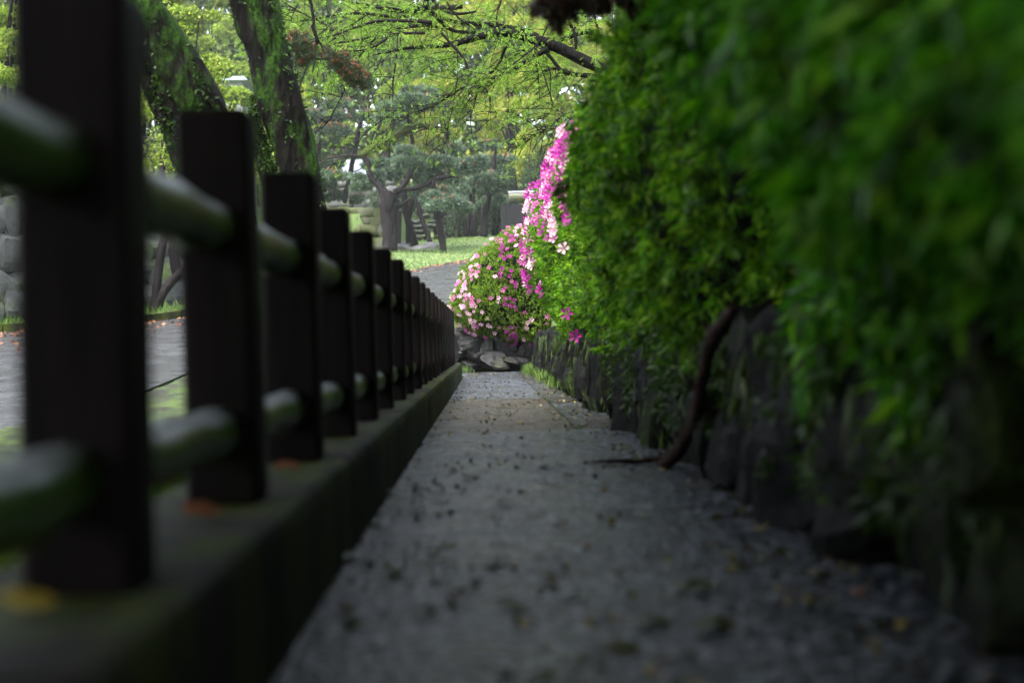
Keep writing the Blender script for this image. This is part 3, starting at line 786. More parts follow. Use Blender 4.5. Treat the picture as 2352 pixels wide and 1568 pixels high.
# two mossy trunks between the fence and the road, unseen crowns stretched over the path to shade it
def over_tree(name, label, trunks, Yd, leafspec, seed, ivy_n):
    rs = np.random.RandomState(seed)
    base = at(trunks[0][0][0][0], trunks[0][0][0][1], Yd); base.z = gz(base.x, base.y)
    root = thing(name, label, "tree", base); mb = MB(); pth = []
    for (pp, ww) in trunks:
        pth.append((trunk_tube(mb, pp, ww, Yd, 18, .3, 6), ww))
    o = mb.build("trunk", M['bark'], root); o.location = -base
    # limbs out of frame
    mb = MB(); tips = []
    for S, ww in pth[:1]:
        top = S[-1]
        for k in range(5):
            d = Vector((rs.uniform(-.9, 1.0), rs.uniform(-1, .3), rs.uniform(.9, 1.6)))
            random_branch(mb, top, d, rs.uniform(2.2, 3.4), .08, 2, rs, .0, tips, 6, 3, .2, .006)
    if tips:
        o = mb.build("branches", M['bark'], root); o.location = -base
    cs, rads = leafspec
    V, F = leaf_blob(cs, rads, 60000, .24, .14, rs)
    obj_np("crown", (V - np.array(base), F), M['canopy'], root, kind="stuff")  # spread far beyond the trunk, out of view, to darken the foreground
    # ferny tufts and ivy on the bark
    P = []; D_ = []
    allp = [(s, w_) for S, ww in pth for s, w_ in zip(S, np.interp(np.linspace(0, 1, len(S)), np.linspace(0, 1, len(ww)), ww))]
    for _ in range(ivy_n):
        i = rs.randint(0, len(allp) - 1); s, w_ = allp[i]; s2 = allp[i + 1][0]
        if (s2 - s).length > 1: continue
        q = s.lerp(s2, rs.uniform()); a = rs.uniform(math.pi * .85, math.pi * 2.15); r = w_ * .5 * Yd / FPX
        nrm = Vector((math.cos(a), math.sin(a), rs.uniform(-.1, .2)))
        if noise.noise(q * 3 + nrm * 1.5) < -.02: continue
        P.append(q + nrm * (r * 1.03)); D_.append(nrm * .8 + Vector((0, 0, -.3)))
    P = np.array([tuple(q) for q in P]); D_ = unit(np.array([tuple(q) for q in D_]) + rs.normal(size=(len(P), 3)) * .4)
    V, F = shoots(P, D_, 5, .045, .02, .9, rs)
    obj_np("ivy", (V - np.array(base), F), M['ivy'], root, kind="stuff")
    return root
cz = lambda x, y, z: (x, y, z)
over_tree("mossy_tree", "mossy tree with forked trunk arching left behind the second fence post",
          [([(585, 960), (575, 750), (550, 560), (505, 380), (448, 230), (362, 80), (252, -80), (140, -260)], [115, 100, 96, 98, 104, 104, 100, 95]),
           ([(510, 420), (440, 330), (385, 230), (360, 100), (340, -60)], [60, 52, 46, 44, 44]),
           ([(465, 480), (425, 390), (385, 290), (350, 210), (310, 120)], [46, 44, 40, 36, 30])], 10.5,
          ([(-3.6, 3.5, 5.6), (-4.6, 1, 5.2), (-3.0, 1.5, 5.4), (-4.6, -3, 5.0), (-2.5, -4, 5.2), (-3.4, -8, 4.4), (0, -9, 4.2), (-6.4, -3, 4.6)], [(2.4, 2.8, .9), (2.2, 2.6, .9), (2.2, 3.0, .9), (2.4, 2.6, .9), (2.4, 2.8, .9), (2.6, 2.4, 1.4), (3, 2.0, 1.8), (1.6, 2.6, 1.0)]), 31, 1500)
over_tree("mossy_tree", "straight mossy trunk rising behind the third fence post, right of the arching one",
          [([(738, 1000), (728, 700), (705, 500), (672, 350), (635, 180), (590, 40), (545, -110), (490, -300)], [126, 108, 98, 98, 98, 106, 116, 116]),
           ([(665, 560), (625, 420), (592, 320), (580, 220)], [50, 44, 34, 16])], 13.0,
          ([(-1.8, 3.5, 5.8), (.8, 3.5, 5.2), (2.0, 2.5, 5.0), (-.6, 5, 5.6), (0, 1, 5.4), (2.6, 2.5, 4.8), (1.8, -1.5, 4.8), (0, -4, 5.2), (3, -5.5, 4.6), (4, 1.5, 4.4), (4.2, 0, 4.0)], [(2.2, 1.8, .9), (2.2, 2.0, .9), (2.4, 2.6, .9), (2.4, 2.6, .8), (2.6, 2.6, .8), (2.2, 2.8, .9), (2.4, 2.4, .9), (2.4, 2.6, .9), (2.4, 2.6, 1), (2, 2.6, 1), (1.6, 3, 1.4)]), 32, 1900)

# ------------------------------------------------------------------ the drooping fresh-leaved tree over the path
rs = np.random.RandomState(41)
LY = 18.0
lb = Vector((3.4, 18.5, gz(3.4, 18.5)))
lt = thing("fresh_leaved_tree", "tree with long dark limbs and feathery fresh leaves reaching from the right over the path", "tree", lb)
def c4(x, y): return ((x / 4.752 + 980) * .9857, y / 4.752 * .9857)
def c2(x, y): return ((x / 2.94 + 600) * .9857, y / 2.94 * .9857)
mb = MB()
mb.tube(smooth_tr := [lb + Vector((0, 0, -.2)), lb + Vector((0.02, .03, 1.0)), lb + Vector((-.1, .02, 1.8)), lb + Vector((-.45, -.2, 2.5)), lb + Vector((-1.1, -.4, 2.85)), at(*c4(2100, 800), 18.1)], [.19, .17, .15, .12, .10, .075], 12, .2)
mb.build("trunk", M['limb'], lt).location = -lb
S4 = 1 / 4.752 * .9857
limbs = [
 ([(2100,800),(1700,620),(1350,480),(1150,410),(900,360),(650,410),(400,480),(150,500),(-150,530),(-500,600)], [118,118,112,100,84,74,62,46,30,14], 0),
 ([(1500,520),(1350,440),(1150,350),(900,310),(700,280),(450,250),(200,200),(0,130),(-300,90),(-700,100)], [60,60,66,54,48,42,36,30,20,10], .35),
 ([(1480,500),(1650,410),(1830,370),(2091,430),(2300,520)], [42,42,42,44,46], .4),
 ([(1400,560),(1200,670),(1000,790),(870,820),(660,890),(400,1020),(200,1130),(0,1220),(-150,1300)], [56,46,36,28,22,18,15,12,5], -.3),
 ([(980,450),(930,600),(860,720),(700,860),(660,960),(600,1120),(530,1280)], [40,30,26,26,22,16,5], -.2),
 ([(230,370),(380,540),(480,660),(540,790),(660,900),(700,940),(790,930),(830,850)], [26,26,24,22,20,14,8,4], -.4),
 ([(700,940),(760,1040),(780,1170),(880,1280)], [12,10,8,4], -.4),
 ([(1370,590),(1450,680),(1550,790),(1750,830),(2020,850),(2300,860)], [34,34,44,46,46,46], -.1),
 ([(1560,790),(1480,770),(1400,780)], [34,24,12], -.1),
 ([(415,560),(410,700),(400,850),(370,1050),(330,1280),(310,1400),(300,1580)], [8,9,9,9,10,9,4], -.5),
 ([(1270,560),(1285,750),(1300,950),(1320,1090)], [8,8,8,3], -.5),
 ([(1310,680),(1400,950),(1480,1170),(1390,1300)], [10,10,8,3], -.6),
 ([(1380,620),(1430,800),(1450,1030),(1480,1170),(1600,1260),(1660,1320)], [12,12,10,10,8,4], -.5),
 ([(2000,1150),(1800,1230),(1660,1310),(1600,1390),(1400,1420),(1300,1480),(1170,1560),(1100,1640)], [6,10,14,14,12,10,8,4], -.7),
 ([(1820,-100),(1900,80),(1960,280),(1980,380)], [26,26,22,20], .5),
 ([(1560,-60),(1640,240),(1700,400),(1720,560)], [30,32,32,28], .3),
 ([(1640,400),(1750,250),(1900,170),(2091,120)], [24,24,22,18], .5),
 ([(860,-120),(900,0),(850,160),(840,300)], [18,16,14,8], .2),
 ([(240,-60),(380,150),(500,260),(700,330)], [20,18,16,10], .1),
 ([(100,-80),(60,60),(170,180),(350,350),(600,380)], [50,54,44,36,30], .2),
 ([(1060,580),(1180,570),(1350,540)], [10,20,28], -.1),
 ([(1390,290),(1300,470),(1150,600),(980,730)], [12,16,10,4], -.6),
]
L2 = [
 ([(1240,200),(1100,180),(900,200),(700,280),(440,310),(200,390),(60,420)], [18,26,22,16,14,8,4], .3),
 ([(1100,60),(1000,110),(700,90),(500,115),(260,135),(100,100)], [40,26,20,14,8,4], .5),
 ([(1200,160),(1000,150),(800,150),(600,210),(430,260),(250,310)], [30,24,18,14,8,4], 0),
 ([(1150,220),(950,240),(760,330),(560,350),(420,420)], [20,18,14,8,4], -.3),
 ([(1400,40),(1200,60),(1000,70),(820,40),(600,10)], [36,40,30,22,10], .6),
 ([(1500,80),(1350,90),(1240,60),(1150,-40)], [12,24,28,30], .4),
 ([(960,240),(950,420),(925,560),(925,700)], [8,10,12,3], -.5),
 ([(600,620),(540,720),(470,830),(330,965)], [9,9,9,4], -.2),
 ([(800,260),(700,380),(600,620)], [12,10,8], -.2),
 ([(900,150),(860,330),(800,560)], [6,6,3], .1),
 ([(950,750),(860,820),(760,900),(650,1020),(600,1110)], [10,8,8,6,3], -.4),
 ([(1240,700),(1090,780),(950,850),(850,960)], [8,6,5,3], -.4),
 ([(280,30),(240,150),(420,110)], [6,6,4], .2), ([(140,10),(300,80),(500,200),(640,300)], [5,7,6,3], .3),
 ([(760,90),(560,230),(400,360),(300,560),(270,720)], [8,9,8,8,3], .1),
 ([(720,60),(520,160),(330,330),(210,380)], [8,7,6,3], .4),
]
lp = []
mbL = MB(); mbT = MB()
for pts, ws, dy in limbs:
    P = [at(*c4(*q), LY + dy) for q in pts]; r_ = [w_ * .58 * S4 * LY / FPX for w_ in ws]
    S = smooth_path([(a.x, a.y, a.z, b) for a, b in zip(P, r_)], 5)
    S = [(s[0] + noise.noise(Vector(s[:3]) * 2.5) * .035, s[1], s[2] + noise.noise(Vector(s[:3]) * 2.5 + Vector((9, 9, 9))) * .035, s[3]) for s in S]
    (mbL if max(ws) > 30 else mbT).tube([Vector(s[:3]) for s in S], [max(.003, s[3]) for s in S], 8, .25, False); lp.append((S, max(ws)))
for pts, ws, dy in L2:
    P = [at(*c2(*q), LY + dy) for q in pts]; r_ = [w_ * .5 / 2.94 * LY / FPX for w_ in ws]
    S = smooth_path([(a.x, a.y, a.z, b) for a, b in zip(P, r_)], 5)
    S = [(s[0] + noise.noise(Vector(s[:3]) * 2.5) * .035, s[1], s[2] + noise.noise(Vector(s[:3]) * 2.5 + Vector((9, 9, 9))) * .035, s[3]) for s in S]
    mbT.tube([Vector(s[:3]) for s in S], [max(.003, s[3]) for s in S], 6, .15, False); lp.append((S, max(ws)))
# fine twigs
tips = []
def wander(p, d, L, r, droop, wig=.22, step=.07):
    k = max(3, int(L / step)); pts = [p.copy()]; q = p.copy(); dd = d.normalized()
    for i in range(k):
        dd = (dd + Vector(rs.normal(size=3)) * wig * .6 + Vector((0, 0, -droop * .12))).normalized(); q = q + dd * step; pts.append(q.copy())
    mbT.tube(pts, [max(.0018, r * (1 - .7 * i / k)) for i in range(k + 1)], 4, 0, False)
    return pts, dd
for S, mw_ in lp:
    for i in range(1, len(S)):
        nn = 2 if rs.uniform() < .9 else 1
        for _ in range(nn):
            if rs.uniform() < .66: continue
            p_ = Vector(S[i][:3]); left = Vector((-1, rs.uniform(-.5, .5), rs.uniform(-.9, .5)))
            d_ = (left + Vector(rs.normal(size=3)) * .6)
            pts, dd = wander(p_, d_, rs.uniform(.25, .9), .006, rs.uniform(0, 1.3))
            for q in pts[2:]:
                if rs.uniform() < .75: tips.append((q, dd.copy()))
                if rs.uniform() < .4: tips.append((q + Vector(rs.normal(size=3)) * .04, dd.copy()))
                if rs.uniform() < .08:
                    p2, d2 = wander(q, dd + Vector(rs.normal(size=3)) * .8, rs.uniform(.15, .4), .003, .8)
                    for q2 in p2[1:]:
                        if rs.uniform() < .7: tips.append((q2, d2.copy()))
    for s in S[2:]:
        if mw_ < 16 and rs.uniform() < .5: tips.append((Vector(s[:3]), Vector(rs.normal(size=3))))
mbL.build("limbs", M['limb'], lt).location = -lb
mbT.build("twigs", M['twig'], lt).location = -lb
# upper crown twigs: extra sprays filling the top left of the opening
for _ in range(1500):
    px = rs.uniform(640, 1420); py = rs.uniform(-120, 190) - (px - 640) * .05
    if noise.noise(Vector((px * .012, py * .015, 5))) < -.08: continue
    tips.append((at(px, py, LY + rs.uniform(.3, 2.6)), Vector(rs.normal(size=3))))
# pinnate leaves
P = []; D_ = []; Ls = []
for (q, dd) in tips:
    py_ = 784 - (q.z - .5) / q.y * FPX; px_ = 1115 + q.x / q.y * FPX
    if py_ > 200 and rs.uniform() < (.45 if px_ > 1060 else .62): continue
    if py_ > 330 and rs.uniform() < .5: continue
    ax = (dd * .4 + Vector(rs.normal(size=3)) * .6 + Vector((0, 0, -.35))).normalized(); ln = rs.uniform(.07, .13)
    sd = ax.cross(Vector(rs.normal(size=3))).normalized()
    npair = 6
    for j in range(npair):
        b = q + ax * ln * (j + 1) / npair + Vector((0, 0, -.012 * (j / npair) ** 2))
        for sgn in (-1, 1):
            P.append(tuple(b)); D_.append(tuple((sd * sgn + ax * .45).normalized())); Ls.append(.030 * (1 - .35 * j / npair))
P = np.array(P); D_ = np.array(D_); Ls = np.array(Ls)
V, F = leaves_arr(P - np.array(lb), D_, Ls, Ls * .45, .15, rs)
obj_np("leaflets", (V, F), M['fresh'], lt, kind="stuff")

# ------------------------------------------------------------------ hanging pine bough with red flowers, upper left of the opening
pb = at(715, -60, 14.5)
bough = thing("pine_bough", "dark crooked pine bough with rusty male cones hanging beside the mossy trunk", "pine bough", pb)
mb = MB()
for pts, ws in [([(340,-300),(345,-60),(370,40),(385,150),(380,190),(405,260),(400,330),(395,400),(375,505)], [30,28,24,22,26,26,20,14,5]),
                ([(402,250),(430,300),(460,360)], [16,14,8]), ([(400,410),(450,405),(510,420),(600,460),(700,500),(770,590)], [12,12,11,9,7,4]),
                ([(400,330),(330,350),(260,360),(200,380)], [10,10,8,4]), ([(395,400),(340,420),(280,440)], [8,7,4]), ([(510,420),(560,500),(620,560)], [8,6,4])]:
    P = [at(*c2(*q), 14.5) for q in pts]; S = smooth_path([(a.x, a.y, a.z, w_ * .5 / 2.94 * 14.5 / FPX) for a, w_ in zip(P, ws)], 4)
    mb.tube([Vector(s[:3]) for s in S], [max(.003, s[3]) for s in S], 8, .3)
mb.build("branches", M['twig'], bough).location = -pb
P = []; D_ = []; Pc = []; Dc = []
for (cx, cy, rx_, ry_, n_) in [(270,290,90,45,46), (330,380,80,60,40), (260,330,60,40,20), (560,420,70,50,36), (600,480,110,60,60), (700,560,90,60,50), (480,380,60,40,20), (310,430,80,40,24), (650,520,60,60,30), (740,590,40,30,12)]:
    for _ in range(n_):
        a = rs.uniform(0, 2 * math.pi); r_ = rs.uniform() ** .5; q = at(*c2(cx + rx_ * r_ * math.cos(a), cy + ry_ * r_ * math.sin(a)), 14.5 + rs.uniform(-.25, .25))
        up_ = Vector((rs.uniform(-.5, .5), rs.uniform(-.5, .5), 1)).normalized()
        for _k in range(26):
            P.append(tuple(q)); D_.append(tuple((up_ * .6 + Vector(rs.normal(size=3)) * .7).normalized()))
        if rs.uniform() < .62:
            for _k in range(14):
                b = q + up_ * rs.uniform(.01, .06); Pc.append(tuple(b)); Dc.append(tuple((up_ * .5 + Vector(rs.normal(size=3)) * .7).normalized()))
P = np.array(P); D_ = np.array(D_)
obj_np("needles", (lambda a: (a[0], a[1]))(leaves_arr(P - np.array(pb), D_, .085, .005, .1, rs)), M['pinenear'], bough, kind="stuff")
obj_np("male_cones", leaves_arr(np.array(Pc) - np.array(pb), np.array(Dc), .028, .014, .1, rs), M['redcone'], bough, kind="stuff")

# ------------------------------------------------------------------ dark maple spray hanging close at the top
mpz = at(1320, -120, 5.2)
sp_ = thing("maple_spray", "dark out of focus spray of reddish leaves hanging at the top edge", "leafy branch", mpz)
mb = MB(); 
for (a, b) in [((1320, -140), (1300, 20)), ((1340, -100), (1400, 10)), ((1310, -60), (1240, 10)), ((1315, -40), (1290, 70))]:
    mb.tube([at(*a, 5.2), at((a[0] + b[0]) / 2 + 6, (a[1] + b[1]) / 2, 5.2), at(*b, 5.2)], [.006, .004, .002], 5)
mb.build("twigs", M['twig'], sp_).location = -mpz
P = []; D_ = []
for (cx, cy, rx_, ry_, n_) in [(1310, -30, 70, 60, 110), (1290, 30, 30, 36, 40), (1370, -10, 60, 30, 60), (1250, 10, 30, 20, 20), (1400, 0, 40, 24, 34), (1460, 0, 30, 40, 26)]:
    for _ in range(n_):
        a = rs.uniform(0, 6.28); r_ = rs.uniform() ** .5; q = at(cx + rx_ * r_ * math.cos(a), cy + ry_ * r_ * math.sin(a), 5.2 + rs.uniform(-.15, .15))
        for k in range(4):
            P.append(tuple(q)); D_.append((math.cos(a + k * .9), rs.uniform(-.3, .3), math.sin(a + k * .9) - .4))
V, F = leaves_arr(np.array(P) - np.array(mpz), unit(np.array(D_)), .045, .02, .1, rs)
obj_np("leaves", (V, F), M['redleaf'], sp_, kind="stuff")

# ------------------------------------------------------------------ pines on the lawn
def c3(x, y): return ((x / 3.337 + 650) * .9857, (y / 3.337 + 150) * .9857)
def needle_pads(pads, Yc, rs, dens=1.0, sc3=1 / 3.337 * .9857, red=.12, L=.22):
    P = []; D_ = []; Pr = []; Dr = []
    for (cx, cy, rx_, ry_) in pads:
        Yd = Yc + rs.uniform(-2, 2); c = at(*c3(cx, cy), Yd); s_ = Yd / FPX * sc3
        R_ = (rx_ * s_, rx_ * s_ * .75, ry_ * s_ * .8)
        n_ = int(dens * 900 * (rx_ * ry_) / 5000)
        # several small cushions make one pad
        cu = [(c + Vector((rs.uniform(-.8, .8) * R_[0], rs.uniform(-.8, .8) * R_[1], rs.uniform(-.6, .7) * R_[2])), rs.uniform(.25, .5)) for _ in range(max(4, int(rx_ / 14)))]
        for _ in range(n_):
            q, k = cu[rs.randint(len(cu))]; d = Vector(rs.normal(size=3)).normalized(); d.z = abs(d.z) * .9 - .15
            b = q + Vector((d.x * R_[0] * k, d.y * R_[1] * k, d.z * R_[2] * .9))
            ax = (d * .7 + Vector((0, 0, .8)) + Vector(rs.normal(size=3)) * .3).normalized()
            for _k in range(5):
                P.append(tuple(b)); D_.append(tuple((ax * .6 + Vector(rs.normal(size=3)) * .55).normalized()))
            if rs.uniform() < red: Pr.append(tuple(b + ax * .12)); Dr.append((0, 0, 1))
    return np.array(P), unit(np.array(D_)), np.array(Pr), np.array(Dr)

def pine(label, base_px, Yd, stems, pads, seed, red=.1, mossy=None, dens=1.0, group="pines on the lawn"):
    rs = np.random.RandomState(seed); b = at(*base_px, Yd); b.z = gz(b.x, b.y)
    root = thing("pine_tree", label, "pine tree", b, group)
    mb = MB()
    for pp, ww in stems: trunk_tube(mb, [c3(*q) for q in pp], [w_ / 3.337 for w_ in ww], Yd, 10, .3, 4)
    mb.build("trunk", M['pinebark'], root).location = -b
    if mossy:
        mb = MB()
        for pp, ww in mossy: trunk_tube(mb, [c3(*q) for q in pp], [w_ / 3.337 for w_ in ww], Yd, 10, .5, 4)
        mb.build("limb", M['mossbark'], root).location = -b
    P, D_, Pr, Dr = needle_pads(pads, Yd, rs, dens, red=red)
    obj_np("needles", leaves_arr(P - np.array(b), D_, .26 * rs.uniform(.6, 1.2, len(P)), .05, .1, rs), M['pine'], root, kind="stuff")
    if len(Pr): obj_np("male_cones", leaves_arr(Pr - np.array(b), unit(Dr + rs.normal(size=Dr.shape) * .3), .2, .09, .1, rs), M['redcone'], root, kind="stuff")
    return root
pine("largest pine with a thick trunk forking low and a mossy crooked limb", (893, 580), 60,
     [([(855,1490),(855,1400),(850,1280),(840,1160),(850,1060),(870,990)], [110,100,95,110,140,150]),
      ([(890,1460),(890,1300),(880,1150),(900,1050)], [60,60,70,80]),
      ([(830,1030),(790,960),(730,900),(700,830),(685,760),(650,700)], [80,56,46,42,40,44]),
      ([(830,985),(770,930),(720,860),(690,740)], [40,36,30,30]),
      ([(900,1000),(970,940),(1010,880),(1030,790),(1030,700),(1040,600),(1010,450),(1000,350)], [60,40,36,32,30,30,26,18]),
      ([(930,990),(970,970),(1060,970),(1150,930),(1230,890),(1330,870),(1400,880)], [50,30,30,30,34,30,14]),
      ([(900,1130),(960,1090),(1010,1050),(1070,1040)], [40,24,18,8]),
      ([(670,720),(560,710),(450,720),(350,740)], [30,22,16,8])],
     [(1090,230,120,45),(1080,290,100,36),(930,340,130,50),(880,430,110,40),(1180,330,70,40),(760,780,90,40),(880,800,100,45),(1000,790,100,50),(700,900,100,55),(880,880,90,45),(1090,830,90,60),(1180,870,110,60),(640,960,60,36),(1270,770,100,50),(960,700,90,36),(1120,760,100,40)],
     51, .01, [([(640,720),(700,670),(800,620),(900,560),(1000,520),(1090,480),(1180,490),(1220,500),(1240,440),(1330,410)], [50,60,58,56,48,40,44,40,26,24]),
               ([(780,640),(870,660),(960,690),(1050,700),(1100,690)], [40,44,38,36,20]),
               ([(1330,410),(1450,435),(1650,435),(1740,490),(1850,495)], [26,24,22,20,10]), ([(900,570),(980,500),(1090,410),(1100,400)], [30,30,26,14])])
pine("slender leaning pine on the terrace left of the forked pine", (797, 462), 66,
     [([(512,1080),(530,960),(560,820),(600,640),(620,500),(670,330),(700,180)], [36,36,36,36,34,30,20]),
      ([(300,1060),(320,900),(310,700),(320,400),(330,200)], [40,36,30,26,20]), ([(720,620),(770,500),(830,380),(870,300)], [26,26,24,14]),
      ([(540,840),(600,830),(680,790)], [10,10,6]), ([(430,1060),(430,960)], [16,12])],
     [(420,440,130,50),(350,520,150,40),(480,540,100,36),(330,640,120,40),(420,700,150,36),(380,800,110,45),(400,880,150,40),(340,960,100,30),(260,420,80,50),(230,560,60,50),(260,720,60,40),(420,1040,100,34),(250,880,80,40),(640,1060,80,25),(460,300,110,45),(640,420,80,36)], 52, .08)
pine("short dark pine with a level needle pad before the stone steps", (1018, 582), 59,
     [([(1275,1470),(1265,1350),(1240,1220),(1225,1130),(1200,1080)], [60,54,52,60,60]), ([(1240,1200),(1290,1150),(1310,1110)], [40,30,14]),
      ([(1225,1130),(1205,980),(1200,900)], [40,36,20])],
     [(1270,1070,170,40),(1380,1120,110,36),(1180,1040,80,30),(1300,1100,120,30)], 53, .02)
pine("leaning pine trunk just right of the forked pine", (945, 566), 63,
     [([(1065,1425),(1030,1300),(1000,1200),(980,1080),(960,900)], [64,54,50,56,40]), ([(1005,1390),(1010,1200),(1040,1050)], [40,36,40])],
     [(1430,830,140,45),(1400,700,80,55),(1320,800,100,45),(1500,790,110,45)], 54, .03)
pine("thin leaning pine trunk between the steps and the forked pine", (985, 562), 66,
     [([(1185,1410),(1150,1310),(1110,1200),(1085,1100),(1070,950)], [44,40,36,34,26])],
     [(1250,1000,80,26),(1360,900,80,40)], 55, .03)
pine("slender dark pine standing in shade near the azalea, right of the others", (1130, 545), 72,
     [([(1590,1340),(1610,1180),(1640,1000),(1670,800),(1690,640)], [60,44,36,34,20]), ([(1470,1330),(1480,1150),(1490,1000)], [24,20,18])],
     [(1650,760,170,32),(1620,885,130,36),(1540,965,130,28),(1660,1080,100,30),(1720,1050,60,26),(1560,870,90,34),(1640,640,80,34)], 56, .04)

# ------------------------------------------------------------------ thin forked tree by the castle wall
tb = at(357, 722, 25.5); tb.z = gz(tb.x, tb.y)
ft = thing("young_forked_tree", "thin dark two-stemmed tree in front of the castle wall between the near posts", "tree", tb)
mb = MB()
trunk_tube(mb, [(352, 740), (358, 700), (362, 640), (372, 570), (382, 500), (372, 400), (380, 300)], [34, 24, 20, 20, 18, 16, 12], 25.5, 8, .2)
trunk_tube(mb, [(356, 715), (372, 675), (396, 645), (425, 615), (470, 560), (500, 470)], [26, 22, 20, 20, 18, 12], 25.5, 8, .2)
trunk_tube(mb, [(410, 640), (400, 590), (398, 530), (405, 440)], [26, 26, 24, 14], 25.8, 8, .2)
mb.build("trunk", M['pinebark'], ft).location = -tb
tipsx = []; mb = MB(); r2 = np.random.RandomState(3)
for s in (at(380, 300, 25.5), at(500, 470, 25.5), at(405, 440, 25.8)):
    for k in range(4): random_branch(mb, s, Vector((r2.uniform(-1, 1), r2.uniform(-1, 1), .7)), 1.3, .03, 2, r2, 0, tipsx, 5, 3)
mb.build("branches", M['twig'], ft).location = -tb
P = np.array([tuple(q[0]) for q in tipsx]); P = np.repeat(P, 8, 0) + r2.normal(size=(len(P) * 8, 3)) * .12
obj_np("crown", leaves_arr(P - np.array(tb), unit(r2.normal(size=P.shape)), .09, .05, .2, r2), M['spring'], ft, kind="stuff")

# ------------------------------------------------------------------ bright spring trees behind
def leafy_tree(name, label, x, y, H, cr, n, mat, seed, L=.22, W=.14, group="spring trees beyond the lawn", blobs=16, trunk_r=.25, low=.25, tm='pinebark'):
    rs = np.random.RandomState(seed); z0 = gz(x, y); b = Vector((x, y, z0))
    root = thing(name, label, "tree", b, group)
    mb = MB(); pts = [b + Vector((0, 0, -.3)), b + Vector((rs.uniform(-.2, .2), 0, H * .2)), b + Vector((rs.uniform(-.5, .5), 0, H * .45)), b + Vector((rs.uniform(-.6, .6), 0, H * .75))]
    mb.tube(pts, [trunk_r * 1.3, trunk_r, trunk_r * .7, trunk_r * .3], 8, .2)
    cs = []; rads = []
    for i in range(blobs):
        a = rs.uniform(0, 6.28); rr = cr * rs.uniform(.1, .85); hh = H * rs.uniform(low, .98); k = math.sin(min(1, (1.05 - hh / H) * 1.6 + .25) * 1.57)
        c = b + Vector((math.cos(a) * rr * k, math.sin(a) * rr * k * .8, hh)); r_ = cr * rs.uniform(.22, .42)
        cs.append(tuple(c)); rads.append((r_, r_ * .9, r_ * .62))
        st = pts[1].lerp(pts[3], rs.uniform(0, .9)); mid = st.lerp(c, .5) + Vector((0, 0, .3))
        mb.tube([st, mid, c], [trunk_r * .35, trunk_r * .22, trunk_r * .08], 5, 0, False)
    mb.build("trunk", M[tm], root).location = -b
    # each blob is itself broken into clumps
    C2 = []; R2 = []
    for c, r_ in zip(cs, rads):
        for k in range(7):
            d = unit(rs.normal(size=3)); C2.append(tuple(np.array(c) + d * np.array(r_) * .8)); R2.append(tuple(np.array(r_) * rs.uniform(.3, .5)))
    V, F = leaf_blob(C2, R2, n, L, W, rs)
    obj_np("crown", (V - np.array(b), F), mat, root, kind="stuff")
T = [  # px, Y, top py, crown px radius, mat, label
 (1180, 84, -60, 150, 'spring2', "yellow-green spring tree high above the lawn right of the pines"),
 (1290, 90, 60, 130, 'spring2', "yellow-green spring tree half behind the flowering hedge"),
 (1030, 96, 40, 130, 'spring2', "bright spring-green tree behind the top of the forked pine"),
 (900, 92, -40, 120, 'spring', "bright green tree above the pines left of centre"),
 (780, 98, -60, 120, 'spring', "fresh green tree behind the leaning slender pine"),
 (480, 84, -80, 110, 'spring', "bright green tree seen between the two mossy trunks"),
 (620, 100, -60, 120, 'spring', "green spring tree behind the straight mossy trunk"),
 (1420, 96, -60, 140, 'spring2', "tall green tree rising behind the hedge top"),
 (1150, 100, -160, 170, 'spring2', "tallest pale green tree at the back of the park"),
 (330, 70, -60, 120, 'spring', "green tree behind the thick near fence post"),
 (700, 78, 120, 70, 'spring2', "small yellowish tree behind the slender pine"),
 (520, 62, 150, 62, 'spring', "small green tree partly covering the little white building"),
]
for i, (px, Yd, tp, cr, mt, lab) in enumerate(T):
    q = at(px, 500, Yd); top = at(px, tp, Yd).z; z0 = gz(q.x, Yd); s_ = Yd / FPX
    leafy_tree("spring_tree", lab, q.x, Yd, top - z0, cr * s_, 15000, M[mt], 100 + i, .24, .15, low=.22)
# trees above the castle wall at the left edge
for i, (px, Yd, tp, cr, lab) in enumerate([(30, 36, -120, 170, "green tree above the castle wall at the left edge"), (230, 40, -100, 150, "green tree above the castle wall hidden partly by the nearest post"), (400, 44, -60, 120, "leafy tree behind the arching mossy trunk")]):
    q = at(px, 400, Yd); z0 = gz(q.x, Yd); s_ = Yd / FPX
    leafy_tree("wall_tree", lab, q.x, Yd, at(px, tp, Yd).z - z0, cr * s_, 12000, M['spring'], 140 + i, .13, .08, "trees above the castle wall", low=.35)

for i, (x, y, H, cr, lab) in enumerate([
                                        (-10, -6, 9, 4.5, "unseen dense tree added behind the viewer across the road for shade"), (-3.5, -12, 8, 4.5, "unseen dense tree added behind the viewer at the fence for shade"), (3.5, -11, 8, 4.5, "unseen dense tree added behind the viewer at the hedge for shade")]):
    leafy_tree("unseen_shade_tree", lab, x, y, H, cr, 16000, M['canopy'], 170 + i, .34, .2, "unseen trees added to shade the start of the path", low=.06, blobs=22)  # added out of view to keep light from behind off the posts

